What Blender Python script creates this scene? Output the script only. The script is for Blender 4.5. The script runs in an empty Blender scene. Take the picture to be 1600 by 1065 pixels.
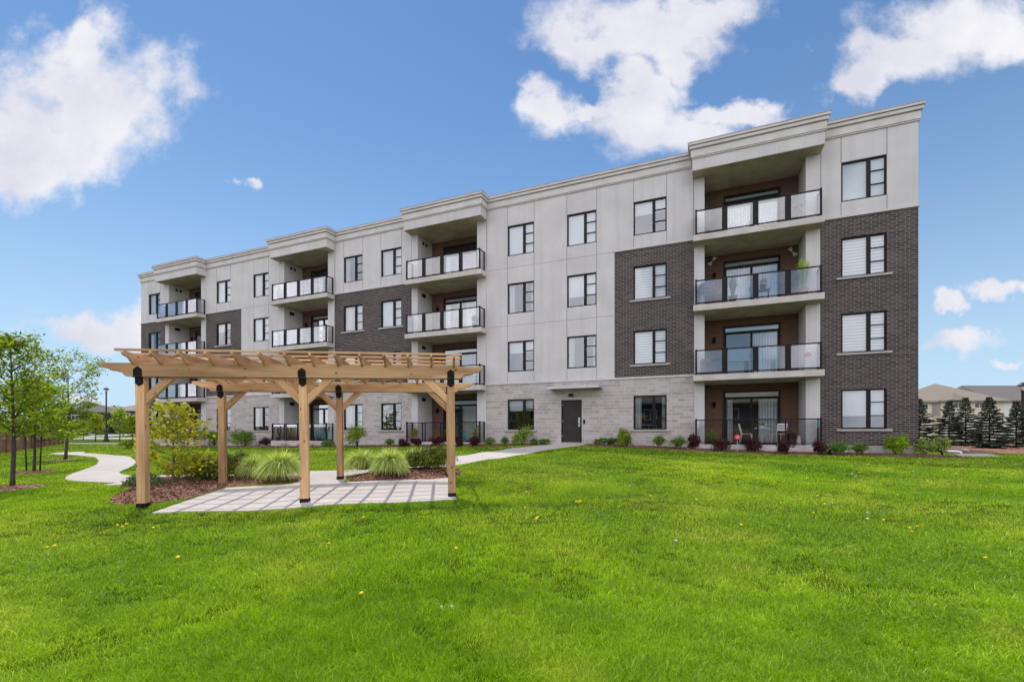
import bpy, bmesh, math, random
import numpy as np
from mathutils import Vector, Matrix
SC = bpy.context.scene
COL = SC.collection
R = math.radians
PI = math.pi
random.seed(7)
RNG = np.random.default_rng(11)

# ------------------------------------------------------------------ camera, sky, sun, exposure
F = 711.0            # focal length in pixels of the 1600 px wide photograph
HZ = 675.0           # horizon row
H = 1.39             # eye height above the patio corner
cam = bpy.data.cameras.new('camera'); cam_o = bpy.data.objects.new('camera', cam); COL.objects.link(cam_o)
cam.sensor_width = 36.0; cam.sensor_fit = 'HORIZONTAL'
cam.lens = F / 1600 * 36.0
cam.shift_y = (HZ - 532.5) / 1600
cam.clip_start = 0.1; cam.clip_end = 3000
cam_o.location = (0, 0, H); cam_o.rotation_euler = (R(90), 0, 0)
SC.camera = cam_o

SHX, SHY = 0.24, -0.43                       # horizontal shadow offset per metre of height
SUN_EL = math.atan2(1, math.hypot(SHX, SHY))
SUN_ROT = math.atan2(-SHX, -SHY)
SKY_STRENGTH = 0.086
SUN_STRENGTH = 2.15
BACK_FILL = 2.15  # extra brightness of the added unseen clouds that light the facade
SC.view_settings.view_transform = 'Standard'; SC.view_settings.look = 'None'
SC.view_settings.gamma = 1; SC.view_settings.use_curve_mapping = False
SC.view_settings.exposure = 0.62

sun = bpy.data.lights.new('sun', 'SUN'); sun_o = bpy.data.objects.new('sun', sun); COL.objects.link(sun_o)
sun.energy = SUN_STRENGTH; sun.angle = R(0.5); sun.color = (1, 0.95, 0.86)
sun_o.rotation_euler = Vector((SHX, SHY, -1)).to_track_quat('-Z', 'Y').to_euler()

CLOUDS = [  # centre and radii in sky coordinates (pixels of the photograph's projection, applied to the view direction)
    (150,150,150,105),(60,200,120,95),(50,262,150,45),(205,150,80,60),(120,85,62,40),(120,240,80,60),
    (395,292,24,15,.4),
    (1000,30,165,62),(915,60,70,42),(1110,5,110,40),(1060,80,50,45),(975,115,50,55),(1000,180,110,55),(1090,195,70,38),
    (1150,165,75,26),(845,175,44,46),(915,160,60,20),(1035,130,70,36),
    (1520,30,170,70),(1405,100,115,50),(1330,128,58,32),(1590,60,75,60),
    (1580,460,70,18),(1495,481,32,12),(1503,532,66,20),(1590,548,60,9,.55),
    (140,497,78,27),(205,505,70,26),(4,468,16,12,.3),(140,606,60,16,.4)]
def make_world():
    w = bpy.data.worlds.new('World'); SC.world = w; w.use_nodes = True
    nt = w.node_tree; N = nt.nodes; L = nt.links; N.clear()
    out = N.new('ShaderNodeOutputWorld'); bg = N.new('ShaderNodeBackground'); bg.inputs[1].default_value = SKY_STRENGTH
    sky = N.new('ShaderNodeTexSky'); sky.sky_type = 'NISHITA'; sky.sun_disc = False
    sky.sun_elevation = SUN_EL; sky.sun_rotation = SUN_ROT; sky.altitude = 300
    sky.air_density = 1.0; sky.dust_density = 0.15; sky.ozone_density = 2.2
    tc = N.new('ShaderNodeTexCoord'); sp = N.new('ShaderNodeSeparateXYZ'); L.new(tc.outputs['Generated'], sp.inputs[0])
    def M(op, a, b=None, c=None):
        m = N.new('ShaderNodeMath'); m.operation = op
        for i, v in enumerate((a, b, c)):
            if v is None: continue
            if isinstance(v, (int, float)): m.inputs[i].default_value = v
            else: L.new(v, m.inputs[i])
        return m.outputs[0]
    ay = M('MAXIMUM', M('ABSOLUTE', sp.outputs[1]), 0.03)
    gx = M('DIVIDE', sp.outputs[0], ay); gz = M('DIVIDE', sp.outputs[2], ay)
    cb = N.new('ShaderNodeCombineXYZ'); L.new(gx, cb.inputs[0]); L.new(gz, cb.inputs[1]); L.new(M('MULTIPLY', M('LESS_THAN', sp.outputs[1], 0), 7.3), cb.inputs[2])
    P0 = cb.outputs[0]
    def NZ(vec, scale, detail, rough, out='Fac'):
        n = N.new('ShaderNodeTexNoise'); n.inputs['Scale'].default_value = scale; n.inputs['Detail'].default_value = detail; n.inputs['Roughness'].default_value = rough
        L.new(vec, n.inputs['Vector']); return n.outputs[out]
    def V(op, a, b):
        v = N.new('ShaderNodeVectorMath'); v.operation = op
        for i, x in enumerate((a, b)):
            if isinstance(x, tuple): v.inputs[i].default_value = x
            else: L.new(x, v.inputs[i])
        return v.outputs[0]
    # the cloud outlines are warped by two scales of turbulence
    w1 = V('MULTIPLY', V('SUBTRACT', NZ(P0, 3.2, 3, .5, 'Color'), (.5, .5, .5)), (.30, .22, 0))
    w2 = V('MULTIPLY', V('SUBTRACT', NZ(P0, 11, 5, .6, 'Color'), (.5, .5, .5)), (.13, .11, 0))
    P = V('ADD', V('ADD', P0, w1), w2)
    acc = None
    for cx, cy, rx, ry, *pen in CLOUDS:
        v = N.new('ShaderNodeVectorMath'); v.operation = 'SUBTRACT'; L.new(P, v.inputs[0]); v.inputs[1].default_value = ((cx - 800) / F, (HZ - cy) / F, 0)
        s = N.new('ShaderNodeVectorMath'); s.operation = 'MULTIPLY'; L.new(v.outputs[0], s.inputs[0]); s.inputs[1].default_value = (F / rx, F / ry, 0)
        l = N.new('ShaderNodeVectorMath'); l.operation = 'LENGTH'; L.new(s.outputs[0], l.inputs[0])
        lv = M('ADD', l.outputs['Value'], pen[0]) if pen else l.outputs['Value']
        acc = lv if acc is None else M('SMOOTH_MIN', acc, lv, 0.15)
    nz = NZ(P0, 7.5, 10, .62); n2 = NZ(V('ADD', P0, (3.3, 1.7, 0)), 3.0, 6, .6)
    # unseen cloud cover behind the viewer, added and brightened to fill the shaded facade
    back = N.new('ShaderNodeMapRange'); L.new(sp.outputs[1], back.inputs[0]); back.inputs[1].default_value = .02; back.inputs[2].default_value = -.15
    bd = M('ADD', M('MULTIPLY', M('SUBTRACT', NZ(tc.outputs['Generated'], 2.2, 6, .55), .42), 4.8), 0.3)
    fd = M('ADD', M('SUBTRACT', 1.10, acc), M('MULTIPLY', M('SUBTRACT', nz, 0.5), 1.75))
    mxd = N.new('ShaderNodeMix'); mxd.data_type = 'FLOAT'; L.new(back.outputs[0], mxd.inputs[0]); L.new(fd, mxd.inputs[2]); L.new(bd, mxd.inputs[3])
    mr = N.new('ShaderNodeMapRange'); mr.interpolation_type = 'SMOOTHSTEP'; L.new(mxd.outputs[0], mr.inputs[0]); mr.inputs[1].default_value = -0.12; mr.inputs[2].default_value = 0.62
    ca = mr.outputs[0]
    cr = N.new('ShaderNodeMapRange'); L.new(n2, cr.inputs[0]); cr.inputs[1].default_value = 0.38; cr.inputs[2].default_value = 0.62
    cc = N.new('ShaderNodeMix'); cc.data_type = 'RGBA'; L.new(cr.outputs[0], cc.inputs[0])
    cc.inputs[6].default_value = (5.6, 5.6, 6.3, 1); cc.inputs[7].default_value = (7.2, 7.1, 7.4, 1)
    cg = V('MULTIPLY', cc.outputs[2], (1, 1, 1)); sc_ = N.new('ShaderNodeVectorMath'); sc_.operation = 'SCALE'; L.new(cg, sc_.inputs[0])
    L.new(M('ADD', M('MULTIPLY', back.outputs[0], BACK_FILL - 1), 1), sc_.inputs['Scale'])
    hs = N.new('ShaderNodeHueSaturation'); hs.inputs['Saturation'].default_value = 1.22; L.new(sky.outputs[0], hs.inputs['Color'])
    # thin whitening of the air towards the horizon
    hz = N.new('ShaderNodeMix'); hz.data_type = 'RGBA'; hz.inputs[7].default_value = (4.1, 5.7, 7.2, 1); L.new(hs.outputs[0], hz.inputs[6])
    L.new(M('POWER', 2.718, M('MULTIPLY', M('POWER', M('MULTIPLY', M('ABSOLUTE', sp.outputs[2]), 3.2), 1.3), -1)), hz.inputs[0])
    ck = N.new('ShaderNodeMix'); ck.data_type = 'RGBA'
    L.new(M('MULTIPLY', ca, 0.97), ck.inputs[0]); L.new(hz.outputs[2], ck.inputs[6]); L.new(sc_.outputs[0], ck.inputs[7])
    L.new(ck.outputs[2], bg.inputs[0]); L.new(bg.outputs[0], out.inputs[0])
make_world()

# ------------------------------------------------------------------ frames of reference
CX, CY = 15.4126, 17.2573                    # right front corner of the building
DL = np.array([-0.92207536, 0.38701038])     # along the facade, leftwards
NF = np.array([-0.38701038, -0.92207536])    # facade normal, towards the lawn
BROT = math.atan2(-0.38701038, 0.92207536)
def sstep(a, b, x):
    t = np.clip((x - a) / (b - a), 0, 1); return t * t * (3 - 2 * t)
def terrain(X, Y):
    X = np.asarray(X, float); Y = np.asarray(Y, float)
    u = (X - CX) * DL[0] + (Y - CY) * DL[1]; w = (X - CX) * NF[0] + (Y - CY) * NF[1]
    base = np.interp(u, [-20, -3, 0, 5, 9, 13, 20, 30, 48, 70], [-1.05, -1.0, -.86, -.8, -.68, -.57, -.66, -.88, -1.1, -1.15])
    t = np.clip(w, 0, 60) / 18
    k = 9.0; S = 1 - np.log1p(np.exp(np.clip((1 - t) * k, -40, 40))) / k
    S0 = 1 - np.log1p(np.exp(k)) / k
    S = (S - S0) / (1 - S0)
    z = base + (-1.42 - base) * S
    z = z + 0.95 * sstep(62, 105, Y)
    nearw = sstep(1.5, 5, w)
    z = z + nearw * 0.018 * (np.sin(X * 1.3 + 0.6 * Y) + np.sin(0.9 * Y - 0.7 * X + 1.3) + 0.7 * np.sin(2.3 * X + 1.9 * Y))*sstep(90,40,Y)
    return z + H
def tz(x, y): return float(terrain(x, y))
def G(px, py):                               # the ground point seen at a photograph pixel
    k = (px - 800) / F; m = (HZ - py) / F
    lo, hi = 1.0, 140.0
    for Y in np.linspace(1.5, 140, 700):
        if H + m * Y < tz(k * Y, Y): hi = Y; break
        lo = Y
    for _ in range(30):
        Y = (lo + hi) / 2
        if H + m * Y < tz(k * Y, Y): hi = Y
        else: lo = Y
    return Vector((k * hi, hi, tz(k * hi, hi)))
def at(px, py, Y): return Vector(((px - 800) / F * Y, Y, H + (HZ - py) / F * Y))
def fac(u, w): return (CX + DL[0] * u + NF[0] * w, CY + DL[1] * u + NF[1] * w)   # facade coordinates to ground plan

# ------------------------------------------------------------------ materials
MATS = {}
def newmat(name):
    m = bpy.data.materials.new(name); m.use_nodes = True; MATS[name] = m
    nt = m.node_tree; b = nt.nodes['Principled BSDF']; return m, nt, b
def node(nt, t, **kw):
    n = nt.nodes.new(t)
    for k, v in kw.items(): setattr(n, k, v)
    return n
def mixc(nt, fac_, a, b, blend='MIX'):
    x = node(nt, 'ShaderNodeMix', data_type='RGBA', blend_type=blend)
    for i, v in ((0, fac_), (6, a), (7, b)):
        if hasattr(v, 'links') or hasattr(v, 'is_linked'): nt.links.new(v, x.inputs[i])
        else: x.inputs[i].default_value = v if i == 0 else (*v, 1)[:4]
    return x.outputs[2]
def noise(nt, vec, scale, detail=4, rough=.55, lo=.35, hi=.65):
    n = node(nt, 'ShaderNodeTexNoise'); n.inputs['Scale'].default_value = scale; n.inputs['Detail'].default_value = detail; n.inputs['Roughness'].default_value = rough
    if vec is not None: nt.links.new(vec, n.inputs['Vector'])
    r = node(nt, 'ShaderNodeMapRange'); nt.links.new(n.outputs['Fac'], r.inputs[0]); r.inputs[1].default_value = lo; r.inputs[2].default_value = hi
    return r.outputs[0]
def bump(nt, b, h, strength=.3, dist=.01):
    n = node(nt, 'ShaderNodeBump'); n.inputs['Strength'].default_value = strength; n.inputs['Distance'].default_value = dist
    nt.links.new(h, n.inputs['Height']); nt.links.new(n.outputs[0], b.inputs['Normal'])
def ocoord(nt): return node(nt, 'ShaderNodeTexCoord').outputs['Object']
def pmat(name, c1, c2=None, scale=3, rough=.6, bmp=0, bscale=60, metal=0, spec=.4, detail=5):
    m, nt, b = newmat(name); b.inputs['Roughness'].default_value = rough; b.inputs['Metallic'].default_value = metal
    b.inputs['Specular IOR Level'].default_value = spec
    v = ocoord(nt)
    c2 = c2 or tuple(x * .82 for x in c1)
    nt.links.new(mixc(nt, noise(nt, v, scale, detail), c1, c2), b.inputs['Base Color'])
    if bmp: bump(nt, b, noise(nt, v, bscale, 3, .6, 0, 1), bmp, .01)
    return m
def brick_mat(name, c1, c2, mortar, bw, rh, ms, rough=.75, var=.5, squash=1, sqf=2, tint=None, offset=.5, bmpd=.006):
    m, nt, b = newmat(name); b.inputs['Roughness'].default_value = rough; b.inputs['Specular IOR Level'].default_value = .3
    v = ocoord(nt); sp = node(nt, 'ShaderNodeSeparateXYZ'); nt.links.new(v, sp.inputs[0])
    ad = node(nt, 'ShaderNodeMath', operation='ADD'); nt.links.new(sp.outputs[0], ad.inputs[0]); nt.links.new(sp.outputs[1], ad.inputs[1])
    cb = node(nt, 'ShaderNodeCombineXYZ'); nt.links.new(ad.outputs[0], cb.inputs[0]); nt.links.new(sp.outputs[2], cb.inputs[1])
    t = node(nt, 'ShaderNodeTexBrick', offset=offset, squash=squash, squash_frequency=sqf); nt.links.new(cb.outputs[0], t.inputs['Vector'])
    t.inputs['Color1'].default_value = (*c1, 1); t.inputs['Color2'].default_value = (*c2, 1); t.inputs['Mortar'].default_value = (*mortar, 1)
    t.inputs['Scale'].default_value = 1; t.inputs['Mortar Size'].default_value = ms; t.inputs['Mortar Smooth'].default_value = .1
    t.inputs['Bias'].default_value = -.1; t.inputs['Brick Width'].default_value = bw; t.inputs['Row Height'].default_value = rh
    big = noise(nt, v, .55, 4, .6, .3, .7)
    col = mixc(nt, big, t.outputs['Color'], tint or tuple(x * .8 for x in c1), 'MIX')
    x = node(nt, 'ShaderNodeMix', data_type='RGBA'); x.inputs[0].default_value = .30
    nt.links.new(t.outputs['Color'], x.inputs[6]); nt.links.new(col, x.inputs[7])
    fine = noise(nt, v, 35, 3, .6, .2, .8)
    c = mixc(nt, fine, (1.12, 1.12, 1.12), (.85, .85, .85))
    nt.links.new(mixc(nt, 1.0, x.outputs[2], c, 'MULTIPLY'), b.inputs['Base Color'])
    inv = node(nt, 'ShaderNodeMath', operation='SUBTRACT'); inv.inputs[0].default_value = 1; nt.links.new(t.outputs['Fac'], inv.inputs[1])
    bump(nt, b, inv.outputs[0], .4, bmpd)
    return m
def leaf_mat(name, c1, c2, c3, trans=.3, rough=.5):
    m, nt, b = newmat(name); b.inputs['Roughness'].default_value = rough; b.inputs['Specular IOR Level'].default_value = .25
    g = node(nt, 'ShaderNodeNewGeometry')
    r = node(nt, 'ShaderNodeValToRGB'); nt.links.new(g.outputs['Random Per Island'], r.inputs[0])
    e = r.color_ramp.elements; e[0].color = (*c1, 1); e[1].color = (*c3, 1); e.new(.55).color = (*c2, 1)
    nt.links.new(r.outputs[0], b.inputs['Base Color'])
    tr = node(nt, 'ShaderNodeBsdfTranslucent'); nt.links.new(mixc(nt, 1.0, r.outputs[0], (1.5, 1.4, .7), 'MULTIPLY'), tr.inputs[0])
    mx = node(nt, 'ShaderNodeMixShader'); mx.inputs[0].default_value = trans
    nt.links.new(b.outputs[0], mx.inputs[1]); nt.links.new(tr.outputs[0], mx.inputs[2])
    nt.links.new(mx.outputs[0], nt.nodes['Material Output'].inputs[0])
    return m
def glass_mat(name, base, edge, tint, wav=.03):
    m = bpy.data.materials.new(name); m.use_nodes = True; nt = m.node_tree; nt.nodes.clear(); MATS[name] = m
    o = node(nt, 'ShaderNodeOutputMaterial'); t = node(nt, 'ShaderNodeBsdfTransparent'); t.inputs[0].default_value = (*tint, 1)
    g = node(nt, 'ShaderNodeBsdfGlossy'); g.inputs['Roughness'].default_value = .015; g.inputs[0].default_value = (.95, .97, 1, 1)
    lw = node(nt, 'ShaderNodeLayerWeight'); lw.inputs[0].default_value = .25
    r = node(nt, 'ShaderNodeMapRange'); nt.links.new(lw.outputs['Fresnel'], r.inputs[0]); r.inputs[3].default_value = base; r.inputs[4].default_value = edge
    mx = node(nt, 'ShaderNodeMixShader'); nt.links.new(r.outputs[0], mx.inputs[0]); nt.links.new(t.outputs[0], mx.inputs[1]); nt.links.new(g.outputs[0], mx.inputs[2])
    # slight waviness of the panes
    v = ocoord(nt); n = node(nt, 'ShaderNodeTexNoise'); n.inputs['Scale'].default_value = 1.6; nt.links.new(v, n.inputs['Vector'])
    bp = node(nt, 'ShaderNodeBump'); bp.inputs['Strength'].default_value = wav; bp.inputs['Distance'].default_value = .02
    nt.links.new(n.outputs['Fac'], bp.inputs['Height']); nt.links.new(bp.outputs[0], g.inputs['Normal'])
    nt.links.new(mx.outputs[0], o.inputs[0]); return m
def wood_mat(name, c1, c2, dark, knots=True, rough=.65):
    m, nt, b = newmat(name); b.inputs['Roughness'].default_value = rough; b.inputs['Specular IOR Level'].default_value = .25
    v = ocoord(nt); oi = node(nt, 'ShaderNodeObjectInfo')
    off = node(nt, 'ShaderNodeVectorMath', operation='SCALE'); off.inputs[0].default_value = (37, 19, 23); nt.links.new(oi.outputs['Random'], off.inputs['Scale'])
    ad = node(nt, 'ShaderNodeVectorMath', operation='ADD'); nt.links.new(v, ad.inputs[0]); nt.links.new(off.outputs[0], ad.inputs[1])
    st = node(nt, 'ShaderNodeVectorMath', operation='MULTIPLY'); nt.links.new(ad.outputs[0], st.inputs[0]); st.inputs[1].default_value = (1.6, 34, 34)
    g = noise(nt, st.outputs[0], 1.0, 6, .6, .3, .72)
    st2 = node(nt, 'ShaderNodeVectorMath', operation='MULTIPLY'); nt.links.new(ad.outputs[0], st2.inputs[0]); st2.inputs[1].default_value = (.7, 5, 5)
    g2 = noise(nt, st2.outputs[0], 1.0, 3, .5, .35, .68)
    c = mixc(nt, g, c1, c2); c = mixc(nt, g2, c, tuple(x * .62 for x in c2))
    br = node(nt, 'ShaderNodeMapRange'); nt.links.new(oi.outputs['Random'], br.inputs[0]); br.inputs[3].default_value = .72; br.inputs[4].default_value = 1.15
    cc = node(nt, 'ShaderNodeCombineColor'); [nt.links.new(br.outputs[0], cc.inputs[i]) for i in range(3)]
    c = mixc(nt, 1.0, c, cc.outputs[0], 'MULTIPLY')
    if knots:
        vs = node(nt, 'ShaderNodeVectorMath', operation='MULTIPLY'); nt.links.new(ad.outputs[0], vs.inputs[0]); vs.inputs[1].default_value = (4.5, 9, 9)
        vo = node(nt, 'ShaderNodeTexVoronoi'); vo.inputs['Scale'].default_value = 1; nt.links.new(vs.outputs[0], vo.inputs['Vector'])
        k = node(nt, 'ShaderNodeMapRange'); nt.links.new(vo.outputs['Distance'], k.inputs[0]); k.inputs[1].default_value = .09; k.inputs[2].default_value = .15; k.inputs[3].default_value = 1; k.inputs[4].default_value = 0
        rs = node(nt, 'ShaderNodeSeparateColor'); nt.links.new(vo.outputs['Color'], rs.inputs[0])
        gt = node(nt, 'ShaderNodeMath', operation='GREATER_THAN'); nt.links.new(rs.outputs[0], gt.inputs[0]); gt.inputs[1].default_value = .5
        mu = node(nt, 'ShaderNodeMath', operation='MULTIPLY'); nt.links.new(k.outputs[0], mu.inputs[0]); nt.links.new(gt.outputs[0], mu.inputs[1])
        c = mixc(nt, mu.outputs[0], c, dark)
    nt.links.new(c, b.inputs['Base Color']); bump(nt, b, g, .25, .004)
    return m

pmat('stucco', (.595, .563, .572), (.52, .492, .50), .8, .85, .35, 140)
def streaks(name):
    m = MATS[name]; nt = m.node_tree; b = nt.nodes['Principled BSDF']; src = b.inputs['Base Color'].links[0].from_socket
    mp = node(nt, 'ShaderNodeVectorMath', operation='MULTIPLY'); nt.links.new(ocoord(nt), mp.inputs[0]); mp.inputs[1].default_value = (2.6, 2.6, .10)
    f_ = node(nt, 'ShaderNodeMath', operation='MULTIPLY'); nt.links.new(noise(nt, mp.outputs[0], 1, 6, .65, .48, .75), f_.inputs[0]); f_.inputs[1].default_value = .55
    nt.links.new(mixc(nt, f_.outputs[0], src, (.43, .405, .40)), b.inputs['Base Color'])
streaks('stucco')
pmat('stucco_joint', (.20, .195, .19), None, 5, .9)
pmat('trim_stucco', (.60, .55, .55), (.52, .475, .475), 2, .8, .2, 120)
pmat('sill_stone', (.42, .385, .37), (.35, .32, .305), 3, .8)
pmat('cap_metal', (.42, .385, .385), (.38, .35, .35), 4, .4)
pmat('concrete_slab', (.57, .52, .50), (.46, .41, .39), 2.2, .85, .3, 40)
pmat('soffit_concrete', (.60, .49, .43), (.43, .34, .295), 1.6, .9, .25, 30)
pmat('foundation', (.52, .50, .48), (.42, .405, .39), 2.0, .9, .3, 50)
brick_mat('dark_brick', (.030, .020, .020), (.100, .070, .068), (.23, .20, .20), .265, .086, .011, tint=(.04, .028, .026))
brick_mat('brown_brick', (.155, .076, .052), (.205, .098, .068), (.13, .09, .07), .265, .086, .009, tint=(.12, .075, .055))
brick_mat('grey_stone', (.485, .43, .415), (.325, .285, .275), (.60, .55, .53), .52, .155, .009, squash=.55, sqf=3, tint=(.44, .40, .395), offset=.37, bmpd=.012)
pmat('frame_metal', (.009, .007, .008), (.013, .010, .011), 6, .5, spec=.2)
pmat('door_paint', (.032, .024, .025), (.04, .031, .031), 3, .55, spec=.2)
pmat('steel', (.62, .62, .62), (.5, .5, .5), 8, .3, metal=.9)
pmat('canopy_metal', (.55, .55, .54), (.45, .45, .44), 8, .35, metal=.6)
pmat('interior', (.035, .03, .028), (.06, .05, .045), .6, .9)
pmat('blind', (.62, .67, .70), (.56, .61, .64), .5, .8)
def slats():
    m, nt, b = newmat('slat_blind'); b.inputs['Roughness'].default_value = .7
    v = ocoord(nt); w = node(nt, 'ShaderNodeTexWave', wave_type='BANDS', bands_direction='Z'); w.inputs['Scale'].default_value = 2.6; w.inputs['Distortion'].default_value = .1
    nt.links.new(v, w.inputs['Vector']); nt.links.new(mixc(nt, w.outputs['Fac'], (.38, .41, .43), (.70, .73, .75)), b.inputs['Base Color'])
slats()
def curtain():
    m, nt, b = newmat('curtain'); b.inputs['Roughness'].default_value = .85
    v = ocoord(nt); w = node(nt, 'ShaderNodeTexWave', wave_type='BANDS', bands_direction='X'); w.inputs['Scale'].default_value = 2.8; w.inputs['Distortion'].default_value = .6; w.inputs['Detail'].default_value = 1
    nt.links.new(v, w.inputs['Vector']); nt.links.new(mixc(nt, w.outputs['Fac'], (.40, .42, .43), (.66, .68, .69)), b.inputs['Base Color'])
curtain()
glass_mat('pane_glass', .19, .95, (.93, .95, .96))
glass_mat('rail_glass', .11, .5, (.90, .90, .90), 0)
glass_mat('clear_glass', .05, .8, (.93, .94, .94), 0)
wood_mat('cedar', (.87, .56, .31), (.60, .345, .175), (.10, .035, .018))
wood_mat('fence_wood', (.46, .27, .18), (.36, .20, .13), (.06, .03, .02), False, .8)
pmat('bracket_metal', (.009, .007, .009), (.013, .010, .012), 9, .6, spec=.15)
pmat('pale_concrete', (.50, .455, .425), (.44, .405, .375), 1.3, .85, .25, 60, detail=8)
pmat('asphalt', (.42, .40, .39), (.36, .345, .33), .6, .9, .2, 60)
pmat('soil', (.045, .07, .012), (.06, .09, .016), 2.5, .95, .4, 30)
pmat('bark_grey', (.085, .065, .055), (.045, .034, .03), 14, .9, .5, 60)
pmat('bark_pale', (.28, .22, .19), (.15, .115, .10), 14, .9, .4, 60)
pmat('black_post', (.02, .02, .021), (.028, .027, .027), 5, .45)
leaf_mat('mulch', (.12, .055, .038), (.25, .125, .085), (.42, .26, .19), .0, .9)
leaf_mat('leaf_locust', (.07, .14, .010), (.20, .29, .016), (.40, .47, .03), .45)
leaf_mat('leaf_bright', (.14, .26, .015), (.26, .40, .02), (.42, .52, .035), .45)
leaf_mat('leaf_yellow', (.18, .24, .015), (.38, .41, .025), (.62, .54, .05), .45)
leaf_mat('leaf_street', (.16, .23, .014), (.28, .36, .02), (.42, .46, .03), .45)
leaf_mat('leaf_lime', (.13, .22, .016), (.22, .32, .025), (.34, .42, .04), .35)
leaf_mat('leaf_mound', (.07, .15, .012), (.13, .25, .016), (.24, .38, .02), .35)
leaf_mat('leaf_juniper', (.022, .042, .008), (.085, .12, .012), (.34, .36, .02), .25)
leaf_mat('leaf_barberry', (.03, .008, .008), (.055, .012, .013), (.12, .03, .025), .25)
leaf_mat('leaf_hosta', (.07, .14, .03), (.12, .21, .045), (.20, .30, .07), .35)
leaf_mat('leaf_spruce', (.018, .030, .020), (.055, .075, .052), (.17, .20, .14), .15, .6)
leaf_mat('leaf_tuft', (.22, .34, .05), (.46, .58, .16), (.88, .92, .58), .42)
leaf_mat('leaf_darktuft', (.07, .14, .025), (.15, .25, .05), (.30, .42, .12), .4)
leaf_mat('leaf_cream', (.14, .22, .03), (.24, .33, .06), (.46, .52, .20), .35)
leaf_mat('leaf_silver', (.10, .16, .07), (.16, .23, .10), (.30, .36, .18), .3)
leaf_mat('petal_pink', (.55, .40, .42), (.65, .52, .52), (.7, .62, .6), .3)
pmat('petal_yellow', (.80, .60, .01), (.85, .50, .01), 60, .6)
pmat('seed_white', (.55, .53, .47), (.42, .40, .35), 60, .8)
pmat('stem_green', (.16, .22, .05), None, 20, .7)
pmat('petal_red', (.60, .05, .05), (.45, .03, .04), 30, .6)
pmat('teal_paint', (.015, .36, .40), (.02, .30, .34), 4, .5)
pmat('white_paint', (.78, .79, .82), (.7, .71, .74), 4, .45)
pmat('red_paint', (.62, .06, .05), (.55, .05, .04), 6, .5)
pmat('planter_brown', (.10, .075, .065), (.075, .055, .05), 6, .7)
pmat('planter_dark', (.03, .028, .028), (.045, .04, .04), 6, .6)
pmat('cover_blue', (.05, .075, .12), (.035, .05, .085), 5, .6)
pmat('stone_white', (.6, .57, .54), (.5, .47, .44), 6, .8)
pmat('terracotta', (.40, .15, .08), (.33, .12, .06), 6, .8)
pmat('ornament_white', (.72, .70, .64), (.6, .57, .5), 9, .5)
pmat('roof_tan', (.24, .205, .165), (.20, .168, .135), 9, .9, .3, 40)
pmat('roof_grey', (.15, .135, .125), (.12, .108, .10), 9, .9, .3, 40)
pmat('roof_brown', (.26, .215, .19), (.21, .175, .155), 6, .9)
pmat('siding_cream', (.62, .56, .45), (.57, .51, .41), 1, .8)
pmat('siding_pink', (.66, .55, .46), (.6, .5, .42), 1, .8)
pmat('siding_white', (.62, .61, .60), (.56, .55, .54), 1, .8)
pmat('house_brick', (.085, .062, .06), (.065, .048, .047), 1.5, .85)
pmat('garage_door', (.10, .085, .08), (.085, .07, .066), 2, .7)
pmat('window_dark', (.03, .03, .035), (.045, .045, .05), 2, .15)
pmat('car_paint', (.70, .71, .73), (.66, .67, .69), 2, .2)
pmat('car_glass', (.015, .017, .02), None, 2, .08)
pmat('rubber', (.015, .015, .015), None, 5, .8)
pmat('lamp_glass', (.75, .74, .70), None, 3, .3)

# ------------------------------------------------------------------ mesh helpers
def setp(o, label=None, cat=None, group=None, kind=None):
    for k, v in (('label', label), ('category', cat), ('group', group), ('kind', kind)):
        if v: o[k] = v
    return o
def empty(name, loc, rz=0, label=None, cat=None, group=None):
    o = bpy.data.objects.new(name, None); COL.objects.link(o); o.location = loc; o.rotation_euler = (0, 0, rz); o.empty_display_size = .2
    return setp(o, label, cat, group)
def link(name, me, mats, parent=None, loc=(0, 0, 0), rot=(0, 0, 0)):
    o = bpy.data.objects.new(name, me); COL.objects.link(o)
    if not isinstance(mats, (list, tuple)): mats = [mats]
    if not me.materials:
        for m in mats: me.materials.append(MATS[m])
    o.parent = parent; o.location = loc; o.rotation_euler = rot
    return o
def arr_mesh(name, V, Fc):
    me = bpy.data.meshes.new(name); V = np.ascontiguousarray(V, np.float32); Fc = np.ascontiguousarray(Fc, np.int32)
    n, (m, k) = len(V), Fc.shape
    me.vertices.add(n); me.vertices.foreach_set('co', V.ravel()); me.loops.add(m * k); me.loops.foreach_set('vertex_index', Fc.ravel())
    me.polygons.add(m); me.polygons.foreach_set('loop_start', np.arange(0, m * k, k, dtype=np.int32)); me.update(calc_edges=True); return me
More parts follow.
